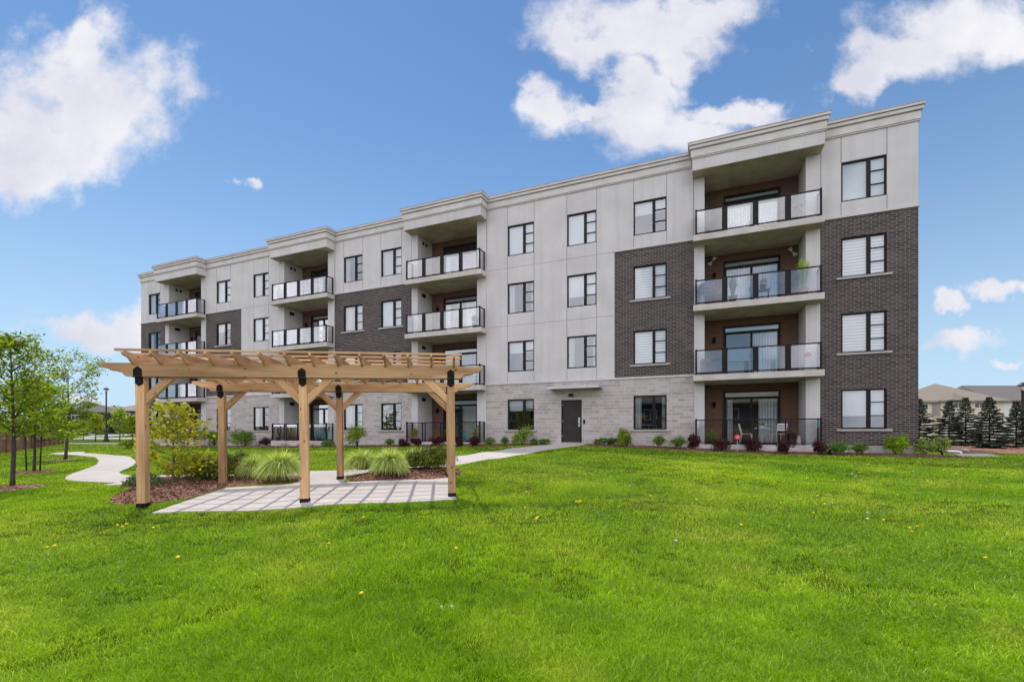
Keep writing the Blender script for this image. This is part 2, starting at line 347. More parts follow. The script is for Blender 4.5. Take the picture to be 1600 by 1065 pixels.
class MB:
    def __init__(s, off=(0, 0, 0)): s.v = []; s.f = []; s.m = []; s.off = off; s.mi = 0; s.sm = []; s.smooth = False
    def add(s, vs, fs):
        b = len(s.v); s.v += [tuple(x) for x in vs]
        for f in fs: s.f.append([b + i for i in f]); s.m.append(s.mi); s.sm.append(s.smooth)
        return s
    def box(s, x0, x1, y0, y1, z0, z1):
        x0, x1 = min(x0, x1), max(x0, x1); y0, y1 = min(y0, y1), max(y0, y1); z0, z1 = min(z0, z1), max(z0, z1)
        return s.add([(x0, y0, z0), (x1, y0, z0), (x1, y1, z0), (x0, y1, z0), (x0, y0, z1), (x1, y0, z1), (x1, y1, z1), (x0, y1, z1)],
                     [(0, 3, 2, 1), (4, 5, 6, 7), (0, 1, 5, 4), (1, 2, 6, 5), (2, 3, 7, 6), (3, 0, 4, 7)])
    def quad(s, a, b, c, d): return s.add([a, b, c, d], [(0, 1, 2, 3)])
    def bar(s, a, b, w, h=None, up=(0, 0, 1)):
        a, b = Vector(a), Vector(b); h = h or w; d = (b - a).normalized(); u = Vector(up)
        if abs(d.dot(u)) > .99: u = Vector((0, 1, 0))
        x = d.cross(u).normalized() * w / 2; y = x.cross(d).normalized() * h / 2
        return s.add([a - x - y, a + x - y, a + x + y, a - x + y, b - x - y, b + x - y, b + x + y, b - x + y],
                     [(0, 1, 2, 3), (7, 6, 5, 4), (0, 4, 5, 1), (1, 5, 6, 2), (2, 6, 7, 3), (3, 7, 4, 0)])
    def tube(s, pts, rad, n=8, cap=True):
        pts = [Vector(p) for p in pts]; rad = rad if hasattr(rad, '__len__') else [rad] * len(pts); rings = []
        for i, p in enumerate(pts):
            d = (pts[min(i + 1, len(pts) - 1)] - pts[max(i - 1, 0)]).normalized()
            u = Vector((0, 0, 1)) if abs(d.z) < .9 else Vector((1, 0, 0))
            x = d.cross(u).normalized(); y = d.cross(x).normalized()
            rings.append([p + (x * math.cos(2 * PI * k / n) + y * math.sin(2 * PI * k / n)) * rad[i] for k in range(n)])
        vs = [q for r in rings for q in r]; fs = []
        for i in range(len(pts) - 1):
            for k in range(n): fs.append((i * n + k, i * n + (k + 1) % n, (i + 1) * n + (k + 1) % n, (i + 1) * n + k))
        if cap: fs.append(tuple(range(n - 1, -1, -1))); fs.append(tuple((len(pts) - 1) * n + k for k in range(n)))
        sv = s.smooth; s.smooth = True; s.add(vs, fs); s.smooth = sv; return s
    def lathe(s, prof, c=(0, 0, 0), n=16):
        return s.tube_prof(prof, c, n)
    def tube_prof(s, prof, c, n):
        vs = []; fs = []
        for r, z in prof:
            for k in range(n): vs.append((c[0] + r * math.cos(2 * PI * k / n), c[1] + r * math.sin(2 * PI * k / n), c[2] + z))
        for i in range(len(prof) - 1):
            for k in range(n): fs.append((i * n + k, i * n + (k + 1) % n, (i + 1) * n + (k + 1) % n, (i + 1) * n + k))
        fs.append(tuple(range(n - 1, -1, -1))); fs.append(tuple((len(prof) - 1) * n + k for k in range(n)))
        sv = s.smooth; s.smooth = True; s.add(vs, fs); s.smooth = sv; return s
    def prism(s, poly, axis, a0, a1):       # extrude a 2D polygon along an axis: 'y' uses (x,z), 'x' uses (y,z), 'z' uses (x,y)
        n = len(poly)
        def P(p, a): return {'y': (p[0], a, p[1]), 'x': (a, p[0], p[1]), 'z': (p[0], p[1], a)}[axis]
        vs = [P(p, a0) for p in poly] + [P(p, a1) for p in poly]
        fs = [tuple(range(n)), tuple(range(2 * n - 1, n - 1, -1))] + [(i, i + n, (i + 1) % n + n, (i + 1) % n) for i in range(n)]
        return s.add(vs, fs)
    def mesh(s, name):
        me = bpy.data.meshes.new(name); o = s.off
        me.from_pydata([(v[0] + o[0], v[1] + o[1], v[2] + o[2]) for v in s.v], [], s.f)
        me.polygons.foreach_set('material_index', s.m); me.polygons.foreach_set('use_smooth', s.sm)
        bm = bmesh.new(); bm.from_mesh(me); bmesh.ops.recalc_face_normals(bm, faces=bm.faces); bm.to_mesh(me); bm.free(); me.update(); return me
    def build(s, name, mats, parent=None, loc=(0, 0, 0), rot=(0, 0, 0), bevel=0):
        o = link(name, s.mesh(name), mats, parent, loc, rot)
        if bevel:
            b = o.modifiers.new('bevel', 'BEVEL'); b.width = bevel; b.segments = 2; b.limit_method = 'ANGLE'
        return o
def copy_tree(o, parent=None):
    c = o.copy(); COL.objects.link(c); c.parent = parent
    for ch in list(o.children): copy_tree(ch, c)
    return c

# ------------------------------------------------------------------ plan polygons (ground outlines)
def GP(pts): return [tuple(G(*p)[:2]) for p in pts]
def smooth_poly(P, it=2):
    for _ in range(it):
        Q = []
        for i in range(len(P)):
            a, b = P[i], P[(i + 1) % len(P)]
            Q += [(a[0] * .75 + b[0] * .25, a[1] * .75 + b[1] * .25), (a[0] * .25 + b[0] * .75, a[1] * .25 + b[1] * .75)]
        P = Q
    return P
def strip_poly(cl, wd):                       # polygon round a centre line
    cl = [Vector(c) for c in cl]; Lp, Rp = [], []
    for i, c in enumerate(cl):
        d = (cl[min(i + 1, len(cl) - 1)] - cl[max(i - 1, 0)]).normalized(); nn = Vector((-d.y, d.x)); w_ = wd[i] if hasattr(wd, '__len__') else wd
        Lp.append(tuple(c + nn * w_ / 2)); Rp.append(tuple(c - nn * w_ / 2))
    return Lp + Rp[::-1]
def catmull(P, n=8):
    P = [Vector(p) for p in P]; out = []
    for i in range(len(P) - 1):
        a, b, c, d = P[max(i - 1, 0)], P[i], P[i + 1], P[min(i + 2, len(P) - 1)]
        for k in range(n):
            t = k / n; out.append(.5 * ((2 * b) + (c - a) * t + (2 * a - 5 * b + 4 * c - d) * t * t + (3 * b - a - 3 * c + d) * t ** 3))
    return [tuple(p) for p in out] + [tuple(P[-1])]
def inside(poly, X, Y):
    r = np.zeros(X.shape, bool); n = len(poly)
    for i in range(n):
        (x0, y0), (x1, y1) = poly[i], poly[(i + 1) % n]
        if y0 == y1: continue
        c = ((y0 > Y) != (y1 > Y)) & (X < (x1 - x0) * (Y - y0) / (y1 - y0) + x0); r ^= c
    return r
def edge_dist(poly, X, Y):
    d = np.full(X.shape, 1e9); n = len(poly)
    for i in range(n):
        a = np.array(poly[i]); b = np.array(poly[(i + 1) % n]); ab = b - a; L2 = (ab ** 2).sum() + 1e-12
        t = np.clip(((X - a[0]) * ab[0] + (Y - a[1]) * ab[1]) / L2, 0, 1)
        d = np.minimum(d, np.hypot(X - a[0] - t * ab[0], Y - a[1] - t * ab[1]))
    return d
def drape(name, poly, off, mat, res=.6, kind='structure', mound=0, thick=.08):
    bm = bmesh.new(); vs = [bm.verts.new((p[0], p[1], 0)) for p in poly]; bm.faces.new(vs)
    bmesh.ops.triangulate(bm, faces=bm.faces[:])
    xs = [p[0] for p in poly]; ys = [p[1] for p in poly]
    for ax, lo, hi in ((0, min(xs), max(xs)), (1, min(ys), max(ys))):
        x = lo + res
        while x < hi:
            co = (x, 0, 0) if ax == 0 else (0, x, 0); no = (1, 0, 0) if ax == 0 else (0, 1, 0)
            bmesh.ops.bisect_plane(bm, geom=bm.verts[:] + bm.edges[:] + bm.faces[:], plane_co=co, plane_no=no); x += res
    X = np.array([v.co.x for v in bm.verts]); Y = np.array([v.co.y for v in bm.verts]); Z = terrain(X, Y) + off
    if mound: Z = Z + mound * sstep(0, .6, edge_dist(poly, X, Y))
    for v, z in zip(bm.verts, Z): v.co.z = z
    be = [e for e in bm.edges if e.is_boundary]
    ex = bmesh.ops.extrude_edge_only(bm, edges=be)
    for v in [g for g in ex['geom'] if isinstance(g, bmesh.types.BMVert)]: v.co.z -= thick
    bmesh.ops.recalc_face_normals(bm, faces=bm.faces)
    me = bpy.data.meshes.new(name); bm.to_mesh(me); bm.free()
    if me.polygons and sum(p.normal.z for p in me.polygons) < 0: me.flip_normals()
    o = link(name, me, mat); o['kind'] = kind; return o

patio_poly = GP([(237, 803), (300, 781), (352, 763), (400, 760), (455, 757.5), (470, 751), (476, 741), (520, 737), (545, 738), (538, 754.5), (700, 747.5), (713, 781), (600, 787), (475, 793), (330, 799.5)])
# curved walk: winding part on the left, then behind the beds to the door
bend_poly = smooth_poly(GP([(236, 754), (212, 755), (170, 754.2), (130, 753.2), (108, 751.5), (100, 748), (108, 742), (125, 736), (143, 730), (152, 725.5), (154, 721), (152, 716.5), (143, 713), (110, 710.3), (78, 709.6), (80, 707.8), (107, 706.5), (131, 705.6), (134, 706.6), (128, 708), (150, 709.3), (169, 710.3), (190, 712), (206, 715), (213, 721), (211, 726), (202, 731), (190, 735.5), (186, 738.5), (190, 741.5), (212, 745.5), (236, 745)]), 1)
walk_c = [G(206, 750)[:2], G(240, 748.5)[:2], G(330, 744)[:2], G(430, 742)[:2], G(540, 739)[:2], G(640, 730)[:2], G(715, 720)[:2], G(800, 707)[:2], G(868, 696.5)[:2], fac(13.5, .1)]
walk_c = [tuple(p) for p in walk_c]
walk_poly = strip_poly(catmull(walk_c, 8), [1.5] * 25 + list(np.linspace(1.5, 1.9, 20)) + [1.9] * 28)
bed_left = smooth_poly(GP([(168, 784), (178, 789), (230, 789.5), (268, 783), (300, 779.5), (352, 761.5), (400, 758.5), (462, 755.5), (474, 745), (440, 744.5), (330, 747), (220, 752), (190, 770)]), 1)
bed_right = smooth_poly(GP([(537, 755), (600, 751.5), (700, 748.5), (722, 741), (716, 732), (640, 735), (560, 741)]), 1)
strip_a = [fac(-1.2, -.05), fac(-1.2, 1.0), fac(.0, 1.35), fac(3, 1.6), fac(8.2, 1.65), fac(11, 1.3), fac(12.7, .95), fac(12.75, -.05)]
strip_b = [fac(14.5, -.05), fac(14.6, .8), fac(17, 1.3), fac(23, 1.75), fac(29, 1.7), fac(34, 1.75), fac(41, 1.75), fac(48.6, 1.6), fac(49.3, -.05)]
bed_spruce = smooth_poly(GP([(1470, 705), (1500, 708.5), (1560, 708.5), (1640, 709), (1760, 711)]) + [(60, 32), (60, 44), (24, 44)], 1)
ring1 = [(G(19, 763).x + .62 * math.cos(a), G(19, 763).y + .5 * math.sin(a)) for a in np.linspace(0, 2 * PI, 14)[:-1]]
ring2 = [(G(53, 738).x + .6 * math.cos(a), G(53, 738).y + .5 * math.sin(a)) for a in np.linspace(0, 2 * PI, 14)[:-1]]
ring3 = [(G(102, 718.5).x + .65 * math.cos(a), G(102, 718.5).y + .5 * math.sin(a)) for a in np.linspace(0, 2 * PI, 14)[:-1]]
pad_poly = GP([(1490, 709), (1540, 709.5), (1562, 712.5), (1500, 713)])
sidewalk_poly = [(-75, 45.6), (-75, 43.4), (-26.5, 44.8), (-26.5, 47.0)]
road_poly = [(-140, 76), (-140, 70), (-40, 70), (-40, 76)]
driveway_poly = [(-92, 76), (-92, 96), (-84, 96), (-84, 76)]
driveway2_poly = [(-78, 76), (-78, 98), (-72, 98), (-72, 76)]
bedpolys = [bed_left, bed_right, strip_a, strip_b, bed_spruce, ring1, ring2, ring3]
pavepolys = [patio_poly, walk_poly, bend_poly, pad_poly, sidewalk_poly, road_poly, driveway_poly, driveway2_poly]
bld_poly = [fac(0, 0), fac(48.6, 0), fac(48.6, -18), fac(0, -18)]

# ------------------------------------------------------------------ ground
def make_ground():
    def axis(lo, flo, fhi, hi, d):
        a = [flo]; st = d
        while a[0] > lo: st *= 1.25; a.insert(0, a[0] - st)
        x = flo
        while x < fhi: x += d; a.append(x)
        st = d
        while a[-1] < hi: st *= 1.25; a.append(a[-1] + st)
        return np.array(a)
    xs = axis(-1500, -32, 32, 1500, .4); ys = axis(-400, -2, 46, 1800, .4)
    X, Y = np.meshgrid(xs, ys); Z = terrain(X, Y)
    V = np.stack([X, Y, Z], -1).reshape(-1, 3); nx, ny = len(xs), len(ys)
    i = (np.arange(ny - 1)[:, None] * nx + np.arange(nx - 1)[None]).ravel()
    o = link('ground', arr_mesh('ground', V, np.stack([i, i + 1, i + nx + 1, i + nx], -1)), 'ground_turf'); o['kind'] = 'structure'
    for p in o.data.polygons: p.use_smooth = True
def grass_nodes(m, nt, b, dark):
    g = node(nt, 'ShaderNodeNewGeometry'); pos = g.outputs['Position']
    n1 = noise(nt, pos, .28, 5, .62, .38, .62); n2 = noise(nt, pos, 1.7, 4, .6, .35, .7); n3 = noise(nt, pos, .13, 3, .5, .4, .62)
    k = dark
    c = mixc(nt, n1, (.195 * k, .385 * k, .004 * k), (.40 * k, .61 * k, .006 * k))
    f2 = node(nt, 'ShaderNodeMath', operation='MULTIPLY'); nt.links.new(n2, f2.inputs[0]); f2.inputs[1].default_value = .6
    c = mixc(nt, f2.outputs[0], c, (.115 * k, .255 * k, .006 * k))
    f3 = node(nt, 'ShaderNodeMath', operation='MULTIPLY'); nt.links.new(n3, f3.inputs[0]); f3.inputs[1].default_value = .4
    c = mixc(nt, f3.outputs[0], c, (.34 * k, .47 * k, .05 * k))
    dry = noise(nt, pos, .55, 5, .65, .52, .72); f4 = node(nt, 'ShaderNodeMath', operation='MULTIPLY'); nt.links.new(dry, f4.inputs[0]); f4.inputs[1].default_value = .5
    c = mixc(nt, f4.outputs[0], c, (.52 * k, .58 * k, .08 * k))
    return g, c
def grass_mats():
    m, nt, b = newmat('ground_turf'); b.inputs['Roughness'].default_value = .95; b.inputs['Specular IOR Level'].default_value = .1
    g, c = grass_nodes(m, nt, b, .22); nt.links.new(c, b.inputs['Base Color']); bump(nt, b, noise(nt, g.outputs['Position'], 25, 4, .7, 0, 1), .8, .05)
    m, nt, b = newmat('grass_blade'); b.inputs['Roughness'].default_value = .42; b.inputs['Specular IOR Level'].default_value = .45
    g, c = grass_nodes(m, nt, b, 1.0)
    r = node(nt, 'ShaderNodeValToRGB'); nt.links.new(g.outputs['Random Per Island'], r.inputs[0]); e = r.color_ramp.elements
    e[0].color = (.42, .46, .4, 1); e[1].color = (2.1, 1.75, 5.0, 1); e.new(.45).color = (1.0, 1.0, .9, 1); e.new(.85).color = (1.45, 1.35, 1.3, 1)
    c = mixc(nt, 1.0, c, r.outputs[0], 'MULTIPLY'); nt.links.new(c, b.inputs['Base Color'])
    tr = node(nt, 'ShaderNodeBsdfTranslucent'); nt.links.new(mixc(nt, 1.0, c, (1.35, 1.25, .7), 'MULTIPLY'), tr.inputs[0])
    mx = node(nt, 'ShaderNodeMixShader'); mx.inputs[0].default_value = .4
    nt.links.new(b.outputs[0], mx.inputs[1]); nt.links.new(tr.outputs[0], mx.inputs[2]); nt.links.new(mx.outputs[0], nt.nodes['Material Output'].inputs[0])
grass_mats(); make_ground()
drape('patio', patio_poly, .025, 'pale_concrete', .5)
drape('footpath', bend_poly, .022, 'pale_concrete', .5)
drape('footpath', walk_poly, .017, 'pale_concrete', .5)
drape('splash_pad', pad_poly, .03, 'concrete_slab', .6)
drape('sidewalk', sidewalk_poly, .03, 'pale_concrete', 3)
drape('road', road_poly, .03, 'asphalt', 3)
drape('driveway', driveway_poly, .05, 'asphalt', 3)
drape('driveway', driveway2_poly, .05, 'asphalt', 3)
def mulch_bed(poly, off, mound, dens, kind='structure'):
    o = drape('mulch_bed', poly, off, 'mulch', .45, kind, mound, .1)
    A = np.array(poly); lo, hi = A.min(0), A.max(0); n = int((hi - lo).prod() * dens); n = min(n, 40000)
    X = RNG.uniform(lo[0], hi[0], n); Y = RNG.uniform(lo[1], hi[1], n); k = inside(poly, X, Y); X, Y = X[k], Y[k]
    Z = terrain(X, Y) + off + mound * sstep(0, .6, edge_dist(poly, X, Y)) + RNG.uniform(0, .02, len(X))
    P = np.stack([X, Y, Z], -1); n = len(P)
    a = RNG.uniform(0, 2 * PI, n); tl = RNG.normal(0, .35, n); L = RNG.uniform(.012, .034, n)[:, None]; W = RNG.uniform(.005, .011, n)[:, None]
    d = np.stack([np.cos(a) * np.cos(tl), np.sin(a) * np.cos(tl), np.sin(tl)], -1); s = np.stack([-np.sin(a), np.cos(a), RNG.normal(0, .4, n)], -1)
    V = np.stack([P - d * L - s * W, P + d * L - s * W, P + d * L + s * W, P - d * L + s * W], 1).reshape(-1, 3)
    me = arr_mesh('chips', V, np.arange(4 * n).reshape(-1, 4)); bm = bmesh.new(); bm.from_mesh(o.data); bm.from_mesh(me); bm.to_mesh(o.data); bm.free(); bpy.data.meshes.remove(me)
    return o
for pl, off, md, dn in ((bed_left, .02, .10, 1500), (bed_right, .02, .12, 1500), (strip_a, .02, .04, 250), (strip_b, .02, .04, 120), (bed_spruce, .02, .06, 40), (ring1, .02, .06, 700), (ring2, .02, .05, 500), (ring3, .02, .04, 300)):
    mulch_bed(pl, off, md, dn)

# ------------------------------------------------------------------ lawn blades (denser near the path people look from)
def make_grass():
    n = 1000000
    # density falls with distance from the lawn's near edge
    py = np.concatenate([RNG.uniform(686, 1110, n), RNG.uniform(686, 800, n // 2)]); px = RNG.uniform(-160, 1760, len(py))
    Y = 1.40 * F / (py - HZ); X = (px - 800) / F * Y
    Y = Y + RNG.normal(0, .02, len(Y)) * Y; X = X + RNG.normal(0, .01, len(X)) * Y
    k = (Y < 46) & (Y > 1.8); X, Y = X[k], Y[k]
    bad = np.zeros(X.shape, bool)
    for p in bedpolys + pavepolys + [bld_poly]: bad |= inside(p, X, Y)
    w = (X - CX) * NF[0] + (Y - CY) * NF[1]; bad |= (w < 0) & (X < CX) & (X > -30)
    X, Y = X[~bad], Y[~bad]; n = len(X); Z = terrain(X, Y)
    def vnoise(sc, seed):                          # smooth value noise on a hashed grid
        gx, gy = X / sc + 500, Y / sc + 500; ix, iy = np.floor(gx).astype(int), np.floor(gy).astype(int); fx, fy = gx - ix, gy - iy
        fx = fx * fx * (3 - 2 * fx); fy = fy * fy * (3 - 2 * fy)
        T = np.random.default_rng(seed).random((256, 256))
        def g(a, b): return T[a % 256, b % 256]
        return (g(ix, iy) * (1 - fx) + g(ix + 1, iy) * fx) * (1 - fy) + (g(ix, iy + 1) * (1 - fx) + g(ix + 1, iy + 1) * fx) * fy
    v1 = .6 * vnoise(.11, 1) + .4 * vnoise(.25, 2); v2 = .6 * vnoise(.55, 3) + .4 * vnoise(1.4, 4)
    keep = (v1 * .6 + v2 * .4 > .36) | (RNG.random(n) < .28)
    X, Y, Z, v1, v2 = X[keep], Y[keep], Z[keep], v1[keep], v2[keep]; n = len(X)
    h = RNG.uniform(.018, .040, n) * (.42 + 1.0 * v1 + .55 * v2) * np.where(RNG.random(n) < .04, 1.5, 1)
    dist = np.hypot(X, Y)
    wd = np.maximum(.0019, .00062 * dist) * RNG.uniform(.7, 1.3, n)
    a = RNG.uniform(0, 2 * PI, n); ln = np.abs(RNG.normal(.75, .45, n)) * h; la = RNG.uniform(0, 2 * PI, n)
    sx, sy = np.cos(a) * wd, np.sin(a) * wd; lx, ly = np.cos(la) * ln, np.sin(la) * ln
    near = dist < 7.5
    def P(x, y, z): return np.stack([x, y, z], -1)
    # near blades: bent, three triangles
    i = near; z0 = Z[i] - .01
    b0 = P(X[i] - sx[i], Y[i] - sy[i], z0); b1 = P(X[i] + sx[i], Y[i] + sy[i], z0)
    mx_, my_ = X[i] + lx[i] * .35, Y[i] + ly[i] * .35
    m0 = P(mx_ - sx[i] * .75, my_ - sy[i] * .75, Z[i] + h[i] * .6); m1 = P(mx_ + sx[i] * .75, my_ + sy[i] * .75, Z[i] + h[i] * .6)
    t = P(X[i] + lx[i], Y[i] + ly[i], Z[i] + h[i])
    V1 = np.stack([b0, b1, m0, m1, t], 1).reshape(-1, 3); nb = i.sum(); o = np.arange(nb)[:, None] * 5
    F1 = np.concatenate([o + np.array([[0, 1, 3]]), o + np.array([[0, 3, 2]]), o + np.array([[2, 3, 4]])], 1).reshape(-1, 3)
    i = ~near; z0 = Z[i] - .01
    V2 = np.stack([P(X[i] - sx[i], Y[i] - sy[i], z0), P(X[i] + sx[i], Y[i] + sy[i], z0), P(X[i] + lx[i], Y[i] + ly[i], Z[i] + h[i])], 1).reshape(-1, 3)
    F2 = np.arange(len(V2)).reshape(-1, 3) + len(V1)
    o = link('grass', arr_mesh('grass', np.concatenate([V1, V2]), np.concatenate([F1, F2])), 'grass_blade')
    setp(o, 'bright green mown lawn grass covering the foreground', 'grass', None, 'stuff')
make_grass()

# ------------------------------------------------------------------ apartment building (local x to the right along the facade, y inwards, z above eye level)
ZB = -.95
BOFF = (0, 0, -ZB)
bld = empty('apartment_building', (CX, CY, H + ZB), BROT, 'four storey grey apartment building with dark brick panels and four stacks of balconies', 'building')
XL = -48.6
PITCH = 3.02
FL = [-.53, 2.47, 5.49, 8.51]                # floor levels
BAYS = [(-45.5, -40.8), (-33.45, -28.7), (-22.95, -18.2), (-7.9, -3.15)]
RIN = [(-45.06, -41.32), (-33.0, -29.22), (-22.54, -18.74), (-7.47, -3.65)]
RD = 1.47; PF = .68; SOF = 11.30; TOP = 12.45
WINX = [-46.9, -38.96, -35.2, -27.25, -24.41, -16.23, -13.02, -9.8, -1.7]
WW = 1.48
DOOR = (-14.05, -13.01)
BAND = 2.50
def wz(i): return .13 + PITCH * i, 1.71 + PITCH * i
holes = []
for c, x in enumerate(WINX):
    for fl in range(4):
        if c == 6 and fl == 0: continue
        z0, z1 = wz(fl); holes.append((x - WW / 2, x + WW / 2, z0, z1, c, fl))
dhole = (DOOR[0], DOOR[1], -.5, 1.6, 'door', 0)
def wall_mat(x, z):
    for a, b in BAYS:
        if a < x < b: return None
    if z < -.53: return 'foundation' if not (DOOR[0] < x < DOOR[1]) else 'foundation'
    brick_top = 8.55
    if x > -3.15 or x < -45.5: return 'dark_brick' if z < brick_top else 'stucco'
    if z < BAND: return 'grey_stone'
    if z < brick_top:
        if -40.8 < x < -37.12 or -28.7 < x < -22.95 or -11.42 < x < -7.9: return 'dark_brick'
    return 'stucco'
xs = sorted(set([XL, 0, -37.12, -11.42] + [v for b in BAYS for v in b] + [v for h in holes for v in h[:2]] + list(DOOR)))
zs = sorted(set([-1.7, -.53, BAND, 8.55, 11.95] + [v for h in holes for v in h[2:4]] + [-.5, 1.6]))
class Walls(dict):
    def __missing__(s, k): s[k] = MB(BOFF); return s[k]
walls = Walls()
def sec(x): return sum(1 for a, b in BAYS if x > (a + b) / 2) if True else 0
def wkey(m, x): return m if m == 'stucco' else (m, sec(x))
allh = holes + [dhole]
for i in range(len(xs) - 1):
    for j in range(len(zs) - 1):
        x, z = (xs[i] + xs[i + 1]) / 2, (zs[j] + zs[j + 1]) / 2
        if any(h[0] < x < h[1] and h[2] < z < h[3] for h in allh): continue
        m = wall_mat(x, z)
        if m: walls[wkey(m, x)].quad((xs[i], 0, zs[j]), (xs[i + 1], 0, zs[j]), (xs[i + 1], 0, zs[j + 1]), (xs[i], 0, zs[j + 1]))
for h in allh:
    m = wall_mat((h[0] + h[1]) / 2, (h[2] + h[3]) / 2); w = walls[wkey(m, (h[0] + h[1]) / 2)]; a, b, c, d = h[:4]; t = .3
    w.quad((a, 0, c), (a, t, c), (a, t, d), (a, 0, d)); w.quad((b, 0, c), (b, 0, d), (b, t, d), (b, t, c))
    w.quad((a, 0, d), (a, t, d), (b, t, d), (b, 0, d)); w.quad((a, 0, c), (b, 0, c), (b, t, c), (a, t, c))
# flanks and rear
DEP = 18.0
for x in (XL, 0):
    walls[wkey('dark_brick', x)].quad((x, 0, -.53), (x, DEP, -.53), (x, DEP, 8.55), (x, 0, 8.55)); walls['stucco'].quad((x, 0, 8.55), (x, DEP, 8.55), (x, DEP, 11.95), (x, 0, 11.95))
    walls[wkey('foundation', x)].quad((x, 0, -1.7), (x, DEP, -1.7), (x, DEP, -.53), (x, 0, -.53))
walls['stucco'].quad((XL, DEP, -1.7), (0, DEP, -1.7), (0, DEP, 11.95), (XL, DEP, 11.95))
# joints in the render (grooves at window edges and floor lines)
st = walls['stucco']; st.mi = 1
def joint(x0, x1, z0, z1): st.box(x0, x1, -.0035, .002, z0, z1)
def stucco_spans(x):
    if x > -3.15 or x < -45.5 or -40.8 < x < -37.12 or -28.7 < x < -22.95 or -11.42 < x < -7.9: return 8.62
    return BAND + .09
for c, x in enumerate(WINX):
    for e in (x - WW / 2, x + WW / 2):
        lo = stucco_spans(e); zz = [lo]
        for fl in range(4):
            z0, z1 = wz(fl)
            if z0 > lo: zz += [z0, z1]
        zz.append(11.83)
        for k in range(0, len(zz), 2): joint(e - .011, e + .011, zz[k], zz[k + 1])
for a, b in ((-18.2, -11.42), (-37.12, -33.45)):
    for z in (5.55, 8.57): joint(a + .02, b - .02, z, z + .014)
for e in (-18.17, -7.93, -3.12, -28.67, -22.98, -33.48): joint(e - .011, e + .011, 8.64, 11.8)
st.mi = 0
# columns of the balcony bays, bay heads
for (a, b), (ia, ib) in zip(BAYS, RIN):
    st.box(a + .003, ia, -.03, RD, -1.6, SOF); st.box(ib, b - .003, -.03, RD, -1.6, SOF)
    st.quad((a, 0, SOF), (b, 0, SOF), (b, 0, 11.95), (a, 0, 11.95))
    st.box(a - .06, b + .02, -.7, -.004, SOF, 11.84)
for k, w in walls.items():
    k = k if k == 'stucco' else k[0]
    w.build({'stucco': 'stucco_wall', 'dark_brick': 'brick_wall', 'grey_stone': 'stone_wall', 'foundation': 'foundation'}[k], [k, 'stucco_joint'] if k == 'stucco' else k, bld)
rf = MB(BOFF); rf.quad((XL, 0, 11.9), (0, 0, 11.9), (0, DEP, 11.9), (XL, DEP, 11.9)); rf.build('roof', 'cap_metal', bld)
# cornice swept round the roofline
plan = [(0, DEP)]
plan += [(0, 0)]
for (a, b) in BAYS[::-1]: plan += [(b + .02, 0), (b + .02, -.70), (a - .06, -.70), (a - .06, 0)]
plan += [(XL, 0), (XL, DEP)]
def sweep(prof, mats, name):
    mb = MB(BOFF); n = len(plan); pts = [Vector(p) for p in plan]; nor = []
    for i in range(n):
        d0 = (pts[i] - pts[max(i - 1, 0)]); d1 = (pts[min(i + 1, n - 1)] - pts[i])
        d0 = d0 if d0.length > 0 else d1; d1 = d1 if d1.length > 0 else d0
        n0 = Vector((-d0.y, d0.x)).normalized(); n1 = Vector((-d1.y, d1.x)).normalized()
        m = (n0 + n1); m = m / max(m.dot(n0), .2); nor.append(m)
    s_ = -1 if nor[1].y > 0 else 1
    for k in range(len(prof) - 1):
        (o0, z0, mi), (o1, z1, _) = prof[k], prof[k + 1]; mb.mi = mi
        for i in range(n - 1):
            a, b = pts[i] + nor[i] * o0 * s_, pts[i + 1] + nor[i + 1] * o0 * s_; c, d = pts[i + 1] + nor[i + 1] * o1 * s_, pts[i] + nor[i] * o1 * s_
            mb.quad((a.x, a.y, z0), (b.x, b.y, z0), (c.x, c.y, z1), (d.x, d.y, z1))
    return mb.build(name, mats, bld)
sweep([(.0, 11.80, 0), (.045, 11.80, 0), (.045, 11.835, 2), (.03, 11.835, 2), (.03, 11.855, 0), (.06, 11.855, 0), (.06, 12.15, 2), (.045, 12.15, 2), (.045, 12.165, 0), (.12, 12.19, 0), (.12, 12.31, 2), (.105, 12.31, 2), (.105, 12.325, 0), (.165, 12.335, 0), (.165, 12.435, 1), (.18, 12.435, 1), (.18, TOP + .005, 1), (-.25, TOP + .005, 1), (-.25, 11.85, 0)], ['trim_stucco', 'cap_metal', 'stucco_joint'], 'cornice')
# trim bands
def band(x0, x1, y0, z0, z1): t = MB(BOFF); t.box(x0, x1, y0, .03, z0, z1); t.build('trim_band', 'trim_stucco', bld)
for a, b in ((-40.8, -33.45), (-28.7, -22.95), (-18.2, -7.9)): band(a + .004, b - .004, -.045, BAND, BAND + .09)
for a, b in ((-3.15, 0.05), (XL - .05, -45.5), (-40.8, -37.12), (-28.7, -22.95), (-11.42, -7.9)): band(a + .006, b - .006, -.055, 8.55, 8.63)

# interior behind the glass
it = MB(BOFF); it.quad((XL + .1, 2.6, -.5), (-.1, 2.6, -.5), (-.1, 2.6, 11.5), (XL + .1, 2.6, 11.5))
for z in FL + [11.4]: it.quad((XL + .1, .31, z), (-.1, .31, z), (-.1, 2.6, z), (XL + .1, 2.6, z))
it.build('interior_partition', 'interior', bld)

